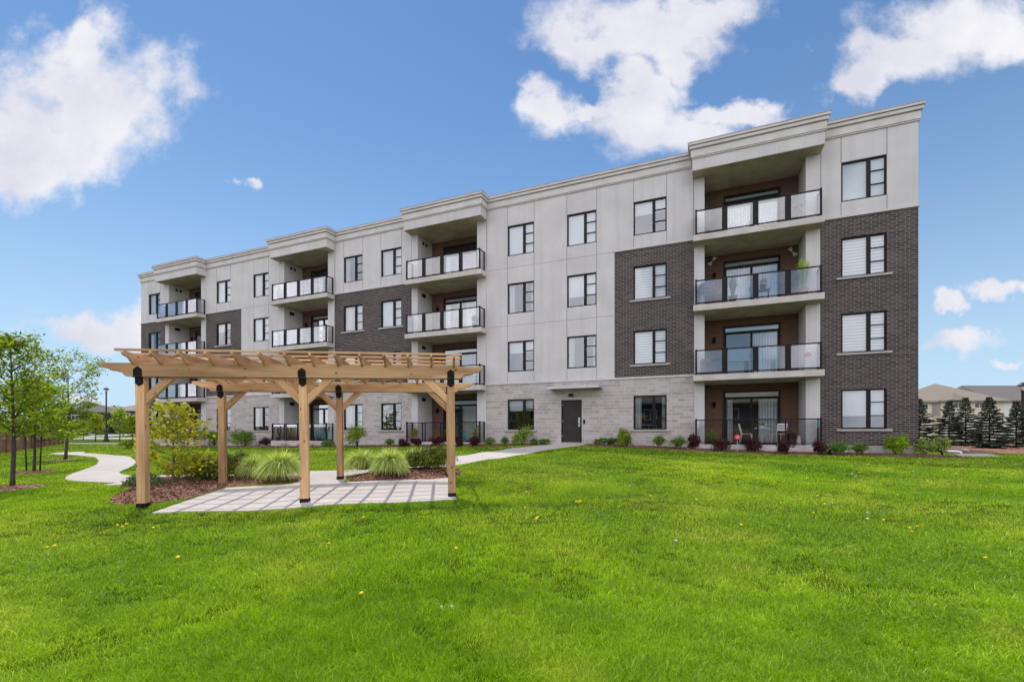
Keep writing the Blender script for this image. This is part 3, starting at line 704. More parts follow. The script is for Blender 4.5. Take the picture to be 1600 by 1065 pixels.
# windows: prototype parts shared by every copy
fm = MB(); h2 = WW / 2; zh = 1.58; FW = .06
fm.box(-h2, h2, 0, .09, 0, FW); fm.box(-h2, h2, 0, .09, zh - FW, zh); fm.box(-h2, -h2 + FW, .001, .089, FW, zh - FW); fm.box(h2 - FW, h2, .001, .089, FW, zh - FW)
ml, mr_ = -h2 + WW * .575, -h2 + WW * .66
fm.box(ml, mr_, -.006, .088, FW, zh - FW)
for k in (1, 2): fm.box(mr_, h2 - FW, .006, .07, zh * k / 3 - .017, zh * k / 3 + .017)
fm.box(ml + .03, ml + .05, -.02, -.006, zh * .55, zh * .55 + .07)
frame_me = fm.mesh('window_frame')
pm = MB(); pm.quad((-h2 + FW - .01, .045, FW - .01), (h2 - FW + .01, .045, FW - .01), (h2 - FW + .01, .045, zh - FW + .01), (-h2 + FW - .01, .045, zh - FW + .01)); pane_me = pm.mesh('window_pane')
sm = MB(); sm.box(-h2 - .16, h2 + .16, -.07, .04, -.085, -.002); sill_me = sm.mesh('sill')  # shared
def flat(x0, x1, z0, z1, y, waves=0):
    m = MB()
    if not waves: m.box(x0, x1, y, y + .012, z0, z1)
    else:
        n = waves * 8; P = [(x0 + (x1 - x0) * i / n, y + .025 * math.sin(i * 2 * PI / 8)) for i in range(n + 1)]
        for i in range(n): m.quad((P[i][0], P[i][1], z0), (P[i + 1][0], P[i + 1][1], z0), (P[i + 1][0], P[i + 1][1], z1), (P[i][0], P[i][1], z1))
    return m
CURT = {}
def cmesh(key):
    if key in CURT: return CURT[key]
    if key == 'full': m = flat(-h2 + .04, h2 - .04, .05, zh - .04, .14)
    elif key == 'half': m = flat(-h2 + .04, h2 - .04, zh * .62, zh - .04, .14)
    elif key == 'low': m = flat(-h2 + .04, h2 - .04, zh * .33, zh - .04, .14)
    elif key == 'slat': m = flat(-h2 + .04, h2 - .04, .05, zh - .04, .14)
    elif key == 'sheer': m = flat(-h2 + .04, h2 - .04, .04, zh - .03, .16, 14)
    else:
        m = flat(-h2 + .04, -h2 + .34, .04, zh - .03, .16, 4); m2 = flat(h2 - .22, h2 - .04, .04, zh - .03, .16, 3)
        m.add(m2.v, m2.f)
    CURT[key] = (m.mesh('curtain_' + key), {'slat': 'slat_blind', 'sheer': 'curtain', 'side': 'curtain'}.get(key, 'blind')); return CURT[key]
KIND = ['full side sheer sheer', 'full half full sheer', 'sheer full side side', 'side sheer half sheer', 'sheer full side half',
        'full side half half', 'full low side', 'half slat slat side', 'full slat slat low']
for (x0, x1, z0, z1, c, fl) in holes:
    ks = KIND[c].split(); order = ks                      # listed from the top floor down
    idx = 3 - fl; key = ks[min(idx, len(ks) - 1)]
    w = link('window', frame_me, 'frame_metal', bld, ((x0 + x1) / 2, .045, z0 - ZB))
    link('pane', pane_me, 'pane_glass', w)
    me, mt = cmesh(key); link('curtain' if mt == 'curtain' else 'blind', me, mt, w)
    if wall_mat((x0 + x1) / 2, z0 - .02) != 'stucco': link('sill', sill_me, 'sill_stone', w, (0, -.045, 0))

# service door, canopy, light
dm = MB(BOFF); dm.box(DOOR[0] + .05, DOOR[1] - .05, .06, .11, -.5, 1.55); dr = dm.build('door', 'door_paint', bld)
d2 = MB(BOFF); d2.box(DOOR[0], DOOR[0] + .05, .02, .14, -.5, 1.6); d2.box(DOOR[1] - .05, DOOR[1], .02, .14, -.5, 1.6); d2.box(DOOR[0] + .05, DOOR[1] - .05, .02, .14, 1.55, 1.6); d2.build('frame', 'frame_metal', dr)
d3 = MB(BOFF); d3.box(DOOR[1] - .19, DOOR[1] - .09, .035, .06, .28, .72); d3.tube([(DOOR[1] - .14, .03, .35), (DOOR[1] - .14, -.02, .38), (DOOR[1] - .14, -.02, .62), (DOOR[1] - .14, .03, .65)], .012); d3.build('handle', 'steel', dr)
d4 = MB(BOFF)
for z in (-.25, .5, 1.3): d4.tube([(DOOR[0] + .055, .05, z), (DOOR[0] + .055, .05, z + .12)], .014)
d4.build('hinge', 'steel', dr)
k = MB(BOFF); k.box(-12.93, -12.84, -.03, .0, .42, .62); k.build('keypad', 'frame_metal', bld)
cn = MB(BOFF)
cx0, cx1 = -14.55, -12.0
cn.box(cx0, cx1, -.75, -.68, 2.1, 2.2); cn.box(cx0, cx0 + .06, -.68, -.0, 2.1, 2.2); cn.box(cx1 - .06, cx1, -.68, 0, 2.1, 2.2); cn.box(cx0 + .06, cx1 - .06, -.68, -.01, 2.135, 2.155)
for x in (cx0 + .03, cx1 - .03): cn.bar((x, -.7, 2.2), (x, -.02, 2.42), .03)
cn.build('canopy', 'canopy_metal', bld)
lm = MB(BOFF); lm.box(-13.62, -13.44, -.05, 0, 1.78, 1.88); lm.prism([(-.17, 1.76), (-.05, 1.76), (-.05, 1.88), (-.10, 1.9), (-.17, 1.82)], 'x', -13.64, -13.42); lm.build('wall_light', 'frame_metal', bld)

# balconies
slab_me = None
def rail_parts(parent, x0, x1, yf, zf, glass):
    hgt = 1.08; r = MB(BOFF); p = .055
    n = 4; cuts = [x0 + (x1 - x0) * i / n for i in range(n + 1)]
    r.box(x0, x1, yf - .025, yf + .025, zf + hgt - .045, zf + hgt); r.box(x0 + p, x1 - p, yf - .018, yf + .018, zf + .06, zf + .10)
    for i, c in enumerate(cuts):
        if i in (0, n):
            s = 1 if i == 0 else -1; r.box(c - .004 * s, c + s * (p + .01), yf - .034, yf + .034, zf, zf + hgt + .03)
        else:
            g = .055; r.box(c - g - .05, c - g, yf - .03, yf + .03, zf, zf + hgt - .046); r.box(c + g, c + g + .05, yf - .03, yf + .03, zf, zf + hgt - .046)
            if glass == 'rail_glass': r.box(c - g, c + g, yf - .012, yf + .012, zf + .1, zf + hgt - .05)
    for x, s in ((x0 + .03, 1), (x1 - .03, -1)):
        r.box(x - .024, x + .024, yf + .036, -.06, zf + hgt - .044, zf + hgt - .001); r.box(x - .016, x + .016, yf + .036, -.06, zf + .06, zf + .10)
        r.box(x - .028, x + .028, -.11, -.05, zf, zf + hgt + .02)
    ro = r.build('railing', 'frame_metal', parent)
    for i in range(n):
        a = cuts[i] + (.075 if i == 0 else .11); b = cuts[i + 1] - (.075 if i == n - 1 else .11)
        g = MB(BOFF); g.box(a, b, yf - .004, yf + .004, zf + .115, zf + hgt - .06); g.build('glass_panel', glass, ro)
    for x in (x0 + .03, x1 - .03):
        g = MB(BOFF); g.box(x - .004, x + .004, yf + .07, -.13, zf + .115, zf + hgt - .06); g.build('glass_panel', glass, ro)
def patio_door(parent, xa, xb, zf, kind):
    y = RD - .03; w = xb - xa; top = 2.42; tr = 2.1
    f_ = MB(BOFF); t = .06
    f_.box(xa, xa + t, y - .05, y + .09, zf, zf + top); f_.box(xb - t, xb, y - .05, y + .09, zf, zf + top); f_.box(xa + t, xb - t, y - .05, y + .09, zf + top - t, zf + top)
    f_.box(xa + t, xb - t, y - .05, y + .09, zf + tr - .05, zf + tr + .05); f_.box(xa + t, xb - t, y - .04, y + .08, zf, zf + .06)
    xm = (xa + xb) / 2; f_.box(xm - .045, xm + .045, y - .03, y + .07, zf + .06, zf + tr - .05)
    f_.box(xa + t, xa + t + .05, y - .02, y + .06, zf + .06, zf + tr - .05); f_.box(xb - t - .05, xb - t, y - .02, y + .06, zf + .06, zf + tr - .05)
    f_.box(xm - .09, xm - .07, y - .07, y - .03, zf + .9, zf + 1.1)
    fo = f_.build('patio_door', 'frame_metal', parent)
    g = MB(BOFF); g.quad((xa + t, y + .02, zf + .06), (xb - t, y + .02, zf + .06), (xb - t, y + .02, zf + top - t), (xa + t, y + .02, zf + top - t)); g.build('pane', 'pane_glass', fo)
    def wav(x0, x1, z0, z1):
        c = MB(BOFF); m = flat(x0, x1, z0, z1, y + .16, max(2, int((x1 - x0) / .11))); c.add(m.v, m.f); c.build('curtain', 'curtain', fo)
    if kind == 0: wav(xm + .05, xb - .08, zf + .07, zf + tr - .06)
    elif kind == 1: wav(xa + .08, xa + .38, zf + .07, zf + tr - .06); wav(xm + .3, xb - .08, zf + .07, zf + tr - .06)
    elif kind == 2: wav(xa + .08, xb - .08, zf + .07, zf + tr - .06)
    else: wav(xa + .1, xa + .35, zf + .07, zf + tr - .06)
    c = MB(BOFF)
    if kind != 3: c.box(xa + .06, xb - .06, y + .13, y + .14, zf + tr + .06, zf + top - .07); c.build('blind', 'blind', fo)
for bi, ((a, b), (ia, ib)) in enumerate(zip(BAYS, RIN)):
    dxa = ia + .83; dxb = dxa + 2.28
    for fl in range(4):
        zf = FL[fl]; zc = FL[fl + 1] - .25 if fl < 3 else SOF
        ad = MB(BOFF)                              # rear wall of the recess, cut for the door
        ad.box(ia, dxa, RD, RD + .2, zf, zc); ad.box(dxb, ib, RD, RD + .2, zf, zc); ad.box(dxa, dxb, RD, RD + .2, zf + 2.42, zc)
        if fl == 0:
            s = MB(BOFF); s.box(a + .02, b - .02, -PF, RD, -1.5, zf); bal = s.build('balcony', 'concrete_slab', bld)
        else:
            s = MB(BOFF); s.box(a - .02, b + .02, -PF, -.035, zf - .25, zf); s.box(ia + .002, ib - .002, -.035, RD + .1, zf - .249, zf - .001)
            s.mi = 1; s.box(a, b, -PF + .03, -.04, zf - .256, zf - .251); s.box(ia + .004, ib - .004, -.04, RD, zf - .256, zf - .2495)
            bal = s.build('balcony', ['concrete_slab', 'soffit_concrete'], bld)
        ad.build('recess_wall', 'brown_brick', bal)
        rail_parts(bal, a + .06, b - .06, -PF + .07, zf, 'clear_glass' if fl == 0 else 'rail_glass')
        patio_door(bal, dxa, dxb, zf, [1, 2, 0, 3, 2, 0, 1, 3, 0, 2, 1, 3, 1, 0, 2, 2][bi * 4 + fl])
        l = MB(BOFF); lx = ia + .42; l.box(lx - .05, lx + .05, RD - .02, RD, zf + 1.75, zf + 1.95); l.lathe([(.035, 0), (.06, .02), (.06, .2), (.075, .21), (.03, .27), (.0, .28)], (lx, RD - .1, zf + 1.68), 10); l.build('wall_lamp', 'bracket_metal', bal)
        v = MB(BOFF)
        if fl == 3:
            for yy in (.45, .75): v.box(ia - .001, ia + .03, yy, yy + .14, zc - .42, zc - .25)
        else: v.box(ia - .001, ia + .03, .4, .75, zc - .42, zc - .22)
        v.build('vent_grille', 'frame_metal', bal)
    s = MB(BOFF); s.box(a - .05, b + .01, -.69, -.005, SOF - .012, SOF - .002); s.box(ia, ib, -.004, RD + .1, SOF - .012, SOF - .002); s.build('soffit', 'soffit_concrete', bld)

def BW(u_x, y, zc):                          # building coordinates to world
    return Vector((CX - DL[0] * u_x - NF[0] * y, CY - DL[1] * u_x - NF[1] * y, H + zc))

# ------------------------------------------------------------------ pergola
LF = np.array([-6.415, 7.92]); PD = np.array([5.265, .80]); PL = np.linalg.norm(PD); PD /= PL; PB = np.array([-PD[1], PD[0]]); PDEP = 2.9
prot = math.atan2(PD[1], PD[0])
per = empty('pergola', (LF[0], LF[1], tz(*LF)), prot, 'cedar pergola with six posts and scroll cut rafters standing over the concrete patio', 'pergola')
pz = tz(*LF)
TILT = .0105; per.rotation_euler = (0, -TILT, prot)      # the frame is not quite level
def pw(x, y): return LF + PD * x + PB * y
BT0, BT1 = 2.275, 2.508        # beam underside and top
def timber(name, poly, thick, loc, rot):      # poly in local (x along the grain, z), thickness along local y
    m = MB(); m.prism(poly, 'y', -thick / 2, thick / 2); return m.build(name, 'cedar', per, loc, rot, .006)
HEX = [(-.062, -.10), (.062, -.10), (.062, .05), (0, .10), (-.062, .05)]
for ix, px_ in enumerate((0, PL / 2, PL)):
    for iy, py_ in enumerate((0, PDEP)):
        x_, y_ = pw(px_, py_); zb = tz(x_, y_) + .03 - pz - TILT * px_
        L_ = BT1 - .01 - zb
        m = MB(); m.box(0, L_, -.07, .07, -.07, .07)
        po = m.build('post', 'cedar', per, (px_, py_, zb), (0, -PI / 2, 0), .008)
        bp = MB(); bp.box(-.012, .06, -.075, .075, -.075, .075); bp.build('post_base', 'bracket_metal', po, (0, 0, 0), (0, 0, 0), .003)
        hx = MB(); hx.prism([(-.066, -.065), (-.066, .052), (0, .105), (.066, .052), (.066, -.065)], 'y', -.071 - .045 - .006, -.071 - .040)
        hx.prism([(-.066, -.07), (-.066, -.185), (0, -.235), (.066, -.185), (.066, -.07)], 'y', -.077, -.0702)
        h_ = hx.build('bracket', 'bracket_metal', per, (px_, py_, BT0 + .07), (0, 0, 0), 0)
OV = .60; BH = BT1 - BT0
def scroll(L, ov, h, cut):                    # board outline with a scroll at both ends
    half = [(-ov, h)] + [(-ov * (1 - q), h * z) for q, z in ((0, .84), (.02, .78), (.06, .69), (.12, .62), (.20, .575), (.25, .55), (.285, .47), (.33, .41), (.42, .38), (.53, .35), (.58, .29), (.62, .19), (.66, .06), (.69, 0))]
    return half + [(L - x, z) for x, z in half[::-1]]
for py_ in (0, PDEP):
    for dy in (-.0905, .0905):
        timber('beam', scroll(PL, OV, BH, (.07,)), .04, (0, py_ + dy, BT0), (0, 0, 0))
for px_, sides in ((0, (1,)), (PL / 2, (-1, 1)), (PL, (-1,))):
    for py_ in (0, PDEP):
        for s_ in sides:
            # knee brace from the post up to the beams
            x0, z0, x1, z1 = s_ * .07, BT0 - .48, s_ * .55, BT0 + .0
            d = Vector((x1 - x0, z1 - z0)); Lb = d.length; t = .125
            m = MB(); m.prism([(0, 0), (Lb, 0), (Lb - t, t * s_), (t, t * s_)], 'y', -.045, .045)
            ang = -math.atan2(d.y, d.x)
            # lower edge runs from (x0, z0) to (x1, z1) seen from the front
            o = m.build('brace', 'cedar', per, (px_ + x0, py_, z0), (0, ang, 0), .005)
RZ0 = 2.478; RH = .19; RO = .42
NR = 14
rx0, rx1 = -.05, PL + .06
def rafter_poly():
    L = PDEP; ov = RO; h = RH
    half = [(-ov, h), (-ov, h - .045), (-ov + .03, h - .065), (-ov * .80, h * .56), (-ov * .66, h * .50), (-ov * .58, h * .40), (-ov * .50, h * .22), (-ov * .36, h * .06), (-ov * .28, 0)]
    return half + [(L - x, z) for x, z in half[::-1]]
for i in range(NR):
    x = rx0 + (rx1 - rx0) * i / (NR - 1)
    timber('rafter', rafter_poly(), .038, (x, 0, RZ0), (0, 0, PI / 2))
for i in range(9):
    y = -RO + .06 + (PDEP + 2 * RO - .12) * i / 8
    m = MB(); m.box(rx0 - .14, rx1 + .14, -.02, .02, 0, .038); m.build('purlin', 'cedar', per, (0, y, RZ0 + RH + .001), (0, 0, 0), .004)

# ------------------------------------------------------------------ vegetation
def rand_dirs(n, up=0):
    v = RNG.normal(size=(n, 3)); v[:, 2] += up; return v / np.linalg.norm(v, axis=1)[:, None]
def leaf_cards(P, size, normal, aspect=.5, jitter=.5):
    n = len(P); nrm = normal + RNG.normal(0, jitter, (n, 3)); nrm /= np.linalg.norm(nrm, axis=1)[:, None]
    t = np.cross(nrm, rand_dirs(n)); t /= np.linalg.norm(t, axis=1)[:, None] + 1e-9; b = np.cross(nrm, t)
    s = (size * RNG.uniform(.65, 1.3, n))[:, None]
    A = P - t * s; C = P + t * s; B = P + b * s * aspect + nrm * s * .18; D = P - b * s * aspect + nrm * s * .18
    return np.stack([A, B, C, D], 1).reshape(-1, 3)
def quads(V): return np.arange(len(V)).reshape(-1, 4)
def blade_cards(P0, P1, P2, w):               # two-segment tapering strips
    d = P2 - P0; s = np.cross(d, rand_dirs(len(d), .0)); s /= np.linalg.norm(s, axis=1)[:, None] + 1e-9; w = np.asarray(w)[:, None] if np.ndim(w) else w
    V = np.stack([P0 - s * w, P0 + s * w, P1 + s * w * .85, P1 - s * w * .85, P1 - s * w * .85, P1 + s * w * .85, P2 + s * w * .15, P2 - s * w * .15], 1)
    n = len(d); V = V[:, [0, 1, 2, 3, 6, 7]].reshape(-1, 3); o = np.arange(n)[:, None] * 6
    return V, np.concatenate([o + np.array([[0, 1, 2, 3]]), o + np.array([[3, 2, 4, 5]])], 1).reshape(-1, 4)
def tree(name, label, cat, pos, h, tr, cb, cr, n_l, ls, lm, bark='bark_grey', group=None, limbs=16, top=.25, rise=1.1, droop=0, prof=None, lean=(0, 0)):
    root = empty(name, pos, 0, label, cat, group); tb_ = MB(); P = []
    prof = prof or (lambda t: (1 - t) ** .7 * min(1, t * 4 + .35))
    tp = [(lean[0] * t * h + .04 * h / 4 * math.sin(t * 5), lean[1] * t * h, t * h) for t in (0, .06, .2, .4, .6, .8, .97)]
    def trunk(t):
        x = min(max(t, 0), .96) ; ts = (0, .06, .2, .4, .6, .8, .97)
        for a in range(6):
            if x <= ts[a + 1]:
                q = (x - ts[a]) / (ts[a + 1] - ts[a]); return Vector(tp[a]).lerp(Vector(tp[a + 1]), q)
        return Vector(tp[-1])
    tb_.tube(tp, [tr * 1.35, tr, tr * .92, tr * .72, tr * .5, tr * .28, tr * .08], 9)
    for i in range(limbs):
        t = i / max(1, limbs - 1); s = trunk(cb / h + (1 - cb / h) * t * .9 - .03)
        az = i * 2.399 + random.uniform(-.4, .4); L = cr * prof(t) * random.uniform(.75, 1.2)
        up = rise * random.uniform(.6, 1.2) * (.7 + .7 * t)
        e = s + Vector((math.cos(az) * L, math.sin(az) * L, L * up - droop * L)); mid = s.lerp(e, .5) + Vector((0, 0, -.07 * L))
        tb_.tube([s, mid, e], [tr * .38 * (1 - .6 * t), tr * .22 * (1 - .5 * t), tr * .05], 5)
        subs = [(s.lerp(mid, .6), e)]
        for k in range(4):
            q = random.uniform(.3, .95); b0 = mid.lerp(e, q) if random.random() < .6 else s.lerp(mid, .4 + .6 * q)
            a2 = az + random.choice((-1, 1)) * random.uniform(.5, 1.2); l2 = L * random.uniform(.25, .5) + .06
            e2 = b0 + Vector((math.cos(a2) * l2, math.sin(a2) * l2, l2 * up * random.uniform(.3, 1.0))); tb_.tube([b0, e2], [tr * .10, tr * .03], 4); subs.append((b0, e2))
        for s0, s1 in subs:
            k = max(4, int(n_l / (limbs * 5) * random.uniform(.6, 1.4)))
            q = RNG.beta(1.6, 1.0, k)[:, None]; pts = np.array(s0)[None] * (1 - q) + np.array(s1)[None] * q
            P.append(pts + RNG.normal(0, ls * 1.3 + .05 * cr, (k, 3)) * np.array([1, 1, .55]))
    P = np.concatenate(P); nrm = np.tile(np.array([[0, 0, 1.0]]), (len(P), 1))
    tb_.build('trunk', bark, root); link('crown', arr_mesh('crown', leaf_cards(P, ls, nrm, .5, .75), quads(np.zeros(len(P) * 4))), lm, root)
    return root
p1 = G(19, 763); p2 = G(53, 738); p3 = G(102, 718.5)
tree('young_tree', 'tallest young tree at the left edge, dark trunk, with a feathery green crown', 'tree', p1, 3.8, .045, 1.3, .92, 4200, .045, 'leaf_locust', limbs=28, rise=1.0, prof=lambda t: (1 - t) ** .55 * (.75 + .5 * t))
tree('young_tree', 'low bright lime green tree between two thin stakes', 'tree', p2, 3.1, .04, 1.1, 1.0, 4800, .062, 'leaf_bright', limbs=24, rise=.5, prof=lambda t: (1 - t) ** .5)
tree('young_tree', 'sparse vase shaped tree beside the far bend of the winding path', 'tree', p3, 4.0, .06, 1.4, 1.3, 4400, .058, 'leaf_locust', limbs=20, rise=.85, lean=(.05, 0), prof=lambda t: .38 + .62 * math.sin(min(t, .9) * 1.9))
for k, (dx, lab) in enumerate(((-.2, 'left'), (.22, 'right'))):
    m = MB(); m.tube([(0, 0, -.05), (.05 * (1 if k else -1), 0, 1.15)], .022, 6); o = m.build('tree_stake', 'black_post', None, (p2.x + dx, p2.y - .03, p2.z))
    setp(o, f'thin dark stake standing just {lab} of the lime green tree', 'stake')
py_ = G(270, 762)
tree('maple_sapling', 'yellow green sapling with loose leaves behind the front left pergola post', 'tree', py_, 1.9, .03, .25, .72, 1500, .062, 'leaf_yellow', 'bark_pale', limbs=20, rise=.75, prof=lambda t: .9 if t < .55 else 1.25 - t)
cone = lambda t: (1 - t) ** .8 * min(1, t * 5 + .6)
for px_, D_, hh, lab in ((149, 57, 3.7, 'rounded street tree just left of the lamp post by the road'), (187, 60, 4.6, 'tallest conical bright green street tree, right of the lamp post'), (130, 66, 2.9, 'small street tree beside the white car'), (207, 60, 3.6, 'yellowish street tree half hidden by the front left pergola post')):
    X_ = (px_ - 800) / F * D_; q = Vector((X_, D_, tz(X_, D_)))
    tree('street_tree', lab, 'tree', q, hh, .06, hh * .26, hh * .27, 900, .16, 'leaf_bright' if px_ == 187 else 'leaf_street', limbs=16, rise=.5, prof=cone, group='young trees along the road')
def shrub(name, label, cat, pos, rx, ry, h, n, ls, lm, group=None, asp=.5, gap=.35, base=.0, spiky=0, stems=True, jit=.6, lobes=7):
    root = empty(name, pos, 0, label, cat, group)
    d = rand_dirs(n, .25); d[:, 2] = np.abs(d[:, 2]) * 1.0 - .12
    lob = [(RNG.normal(0, .42, 2), RNG.uniform(.5, .95), RNG.uniform(.35, .6)) for _ in range(lobes)]
    w = np.array([l[2] for l in lob]); idx = RNG.choice(lobes, n, p=w / w.sum())
    cx = np.array([l[0] for l in lob])[idx]; cz = np.array([l[1] for l in lob])[idx]; cr = np.array([l[2] for l in lob])[idx]
    rr = RNG.uniform(1 - gap, 1, n) + RNG.normal(0, .08, n) + spiky * np.abs(RNG.normal(0, .2, n))
    P = np.stack([(np.clip(cx[:, 0], -.6, .6) + d[:, 0] * cr * rr) * rx, (np.clip(cx[:, 1], -.6, .6) + d[:, 1] * cr * rr) * ry, (base + (cz - .42) * .9 + d[:, 2] * cr * rr) * h], -1)
    P[:, 2] = np.maximum(P[:, 2], .02 * h); 
    link('foliage', arr_mesh('foliage', leaf_cards(P, ls, d, asp, jit), quads(np.zeros(n * 4))), lm, root)
    if stems:
        m = MB()
        for i in range(7):
            a = i * 2.4; q = random.uniform(.2, .6); m.tube([(0, 0, -.03), (math.cos(a) * rx * q * .5, math.sin(a) * ry * q * .5, h * .4), (math.cos(a) * rx * q, math.sin(a) * ry * q, h * .75)], [.018, .012, .004], 5)
        m.build('stem', 'bark_grey', root)
    return root
def tuft(name, label, cat, pos, r, h, n, w, lm, group=None, arch=1.0):
    d = rand_dirs(n); d[:, 2] = np.abs(d[:, 2]); d *= RNG.uniform(.72, 1.08, (n, 1))      # blade tips lie on a dome, blades arch out to them
    T = d * np.array([r, r, h * .86]) + np.array([0, 0, h * .10]); rad = d[:, :2] * r
    P0 = np.concatenate([rad * .22, (.12 + .25 * d[:, 2:]) * h], 1)
    P1 = np.concatenate([rad * .66, (T[:, 2] * .72 + .30 * h * (1 - d[:, 2]) + .05 * h)[:, None]], 1)
    P2 = np.concatenate([rad * 1.08, (T[:, 2] - .10 * h * arch * (1 - d[:, 2]))[:, None]], 1) + RNG.normal(0, .03 * r, (n, 3))
    V, Fq = blade_cards(P0, P1, P2, RNG.uniform(.6, 1.2, n) * w)
    o = link(name, arr_mesh(name, V, Fq), lm, None, pos); return setp(o, label, cat, group)
def px_m(p): return p.y / F                    # metres per photograph pixel at that depth
# ornamental grasses and evergreens round the patio
for (px_, pyb, wpx, hpx, lab) in ((397, 752.5, 42, 36, 'smaller pale grass tuft left of its twin between the middle pergola posts'), (438, 754, 56, 43, 'rounded pale grass tuft just left of the front middle pergola post'),
                                  (566, 743, 50, 34, 'white tipped grass tuft just right of the back middle pergola post'), (609, 747, 46, 40, 'white tipped grass tuft in the centre of the right mulch bed'), (647, 738, 36, 32, 'white tipped grass tuft half behind the right juniper')):
    q = G(px_, pyb); k = px_m(q); q.z += .08
    tuft('ornamental_grass', lab, 'grass tuft', q, wpx * k * .64, hpx * k * 1.16, 3000, .0075, 'leaf_tuft', 'pale ornamental grasses in the mulch beds', 1.0)
for (px_, pyb, wpx, hpx, lab) in ((318, 756, 118, 40, 'wide low dark juniper between the left pergola posts'), (368, 751, 40, 36, 'dark juniper just right of the back left pergola post'), (668, 741, 70, 38, 'yellow tipped juniper in the right mulch bed beside the right posts')):
    q = G(px_, pyb); k = px_m(q); q.z += .06
    shrub('juniper', lab, 'shrub', q, wpx * k * .55, wpx * k * .42, hpx * k * 1.3, 6500, .05, 'leaf_juniper', 'low junipers in the mulch beds', .16, .5, spiky=.8, lobes=11, jit=.4)
q = G(222, 768); shrub('catmint', 'grey green leafy clump at the foot of the front left pergola post', 'plant', q, .42, .3, .5, 1600, .035, 'leaf_silver', None, .4)
# shrubs along the building: px, base row, width, height, kind, label
BUILD = [
    (200, 700, 26, 14, 'lime', 'low lime shrub left of the building beside the front left pergola post'),
    (335, 697, 30, 24, 'mound', 'round green mound shrub left of the back left pergola post'), (383, 697, 42, 27, 'mound', 'broad green mound shrub right of the back left pergola post'),
    (416, 697, 20, 16, 'bar', 'dark red barberry next to the broad green mound'), (433, 697, 16, 15, 'bar', 'dark red barberry at the left end of the second balcony patio'), (457, 697, 18, 17, 'bar', 'dark red barberry left of the front middle pergola post'), (495, 697, 18, 17, 'bar', 'dark red barberry in front of the patio with the shaded teal chair'),
    (512, 698, 21, 11, 'hosta', 'low blue green hosta beside the back middle pergola post'),
    (558, 699, 37, 35, 'lime', 'tall lime green shrub under the window right of the back middle pergola post'),
    (609, 698, 16, 12, 'tuft', 'small dark grass clump below the stone wall left of the third patio'),
    (628, 698, 19, 16, 'bar', 'dark red barberry at the left corner of the third patio'), (653, 698, 18, 14, 'bar', 'second dark red barberry along the third patio'), (680, 698, 24, 17, 'bar', 'widest dark red barberry along the third patio'), (714, 698, 14, 16, 'bar', 'dark red barberry just right of the right pergola posts'), (738, 698, 18, 16, 'bar', 'dark red barberry under the bright teal chair'),
    (765, 698, 19, 14, 'tuft', 'dark grass clump at the right corner of the third patio'), (789, 697, 14, 14, 'tuft', 'dark grass clump left of the lime shrub near the walkway'),
    (815, 695, 33, 31, 'lime', 'lime green shrub under the window left of the grey door'), (833, 695, 11, 9, 'hosta', 'tiny hosta right of the lime shrub'), (850, 695, 20, 9, 'hosta', 'hosta beside the walkway left of the door'),
    (938, 696, 21, 12, 'hosta', 'hosta just right of the walkway'), (958, 696, 17, 10, 'hosta', 'hosta left of the spreading lime shrub'), (979, 698, 28, 28, 'lime', 'spreading lime shrub right of the door'),
    (1030, 700, 22, 19, 'tuft', 'dark grass clump under the stone wall window'), (1060, 702, 25, 19, 'tuft', 'dark grass clump left of the last barberry before the large patio'),
    (1083, 702, 21, 24, 'bar', 'dark red barberry at the left corner of the large patio'), (1127, 705, 25, 23, 'bar', 'dark red barberry left of the red round marker'), (1179, 707, 30, 26, 'bar', 'widest dark red barberry in front of the white table'), (1229, 710, 29, 25, 'bar', 'dark red barberry below the right white chair'), (1284, 711, 20, 22, 'bar', 'dark red barberry at the right corner of the large patio'),
    (1310, 712, 33, 20, 'tuft', 'wide grass clump right of the large patio'), (1343, 711, 27, 18, 'tuft', 'grass clump under the right end window'),
    (1398, 711, 32, 33, 'limedark', 'upright bright green shrub on the brick end wall'), (1447, 712, 26, 27, 'cream', 'left of two round variegated shrubs at the building corner'), (1472, 712, 24, 29, 'cream', 'right of two round variegated shrubs at the building corner')]
for (px_, pyb, wpx, hpx, kd, lab) in BUILD:
    q = G(px_, pyb); k = px_m(q); r_ = wpx * k * .62; hh = hpx * k * 1.2; q.z += .03
    if kd == 'bar': shrub('barberry', lab, 'shrub', q, r_ * 1.05, r_ * .9, hh * .95, 900, .045, 'leaf_barberry', 'dark red barberries along the building', .45, .6, spiky=.4)
    elif kd in ('lime', 'limedark'): shrub('spirea', lab, 'shrub', q, r_, r_ * .8, hh, 1500, .05, 'leaf_lime' if kd == 'lime' else 'leaf_bright', 'lime green shrubs along the building', .45, .6, spiky=.5)
    elif kd == 'cream': shrub('variegated_shrub', lab, 'shrub', q, r_ * 1.1, r_ * .9, hh * .95, 1300, .045, 'leaf_cream', 'variegated shrubs at the corner', .45, .5)
    elif kd == 'mound': shrub('mound_shrub', lab, 'shrub', q, r_, r_ * .8, hh, 2600, .055, 'leaf_mound', 'green mound shrubs', .35, .4, spiky=.2)
    elif kd == 'hosta': shrub('hosta', lab, 'plant', q, r_, r_ * .8, hh, 420, .06, 'leaf_hosta', 'hostas along the building', .45, .5, stems=False)
    else: tuft('daylily', lab, 'plant', q, r_ * 1.05, hh * 1.1, 260, .011, 'leaf_darktuft', 'grassy clumps along the building', .8)
for px_, pyb, lab in ((425, 697, 'pale pink flower clump between the first two barberries'), (446, 698, 'largest pale pink flower clump in front of the second patio'), (468, 698, 'pale pink flower clump at the front middle pergola post'), (487, 698, 'pale pink flower clump by the teal chair patio')):
    q = G(px_, pyb); shrub('flower_clump', lab, 'flowers', q, .28, .25, .32, 260, .035, 'petal_pink', 'pale flowers in front of the second patio', .7, .5, stems=True)
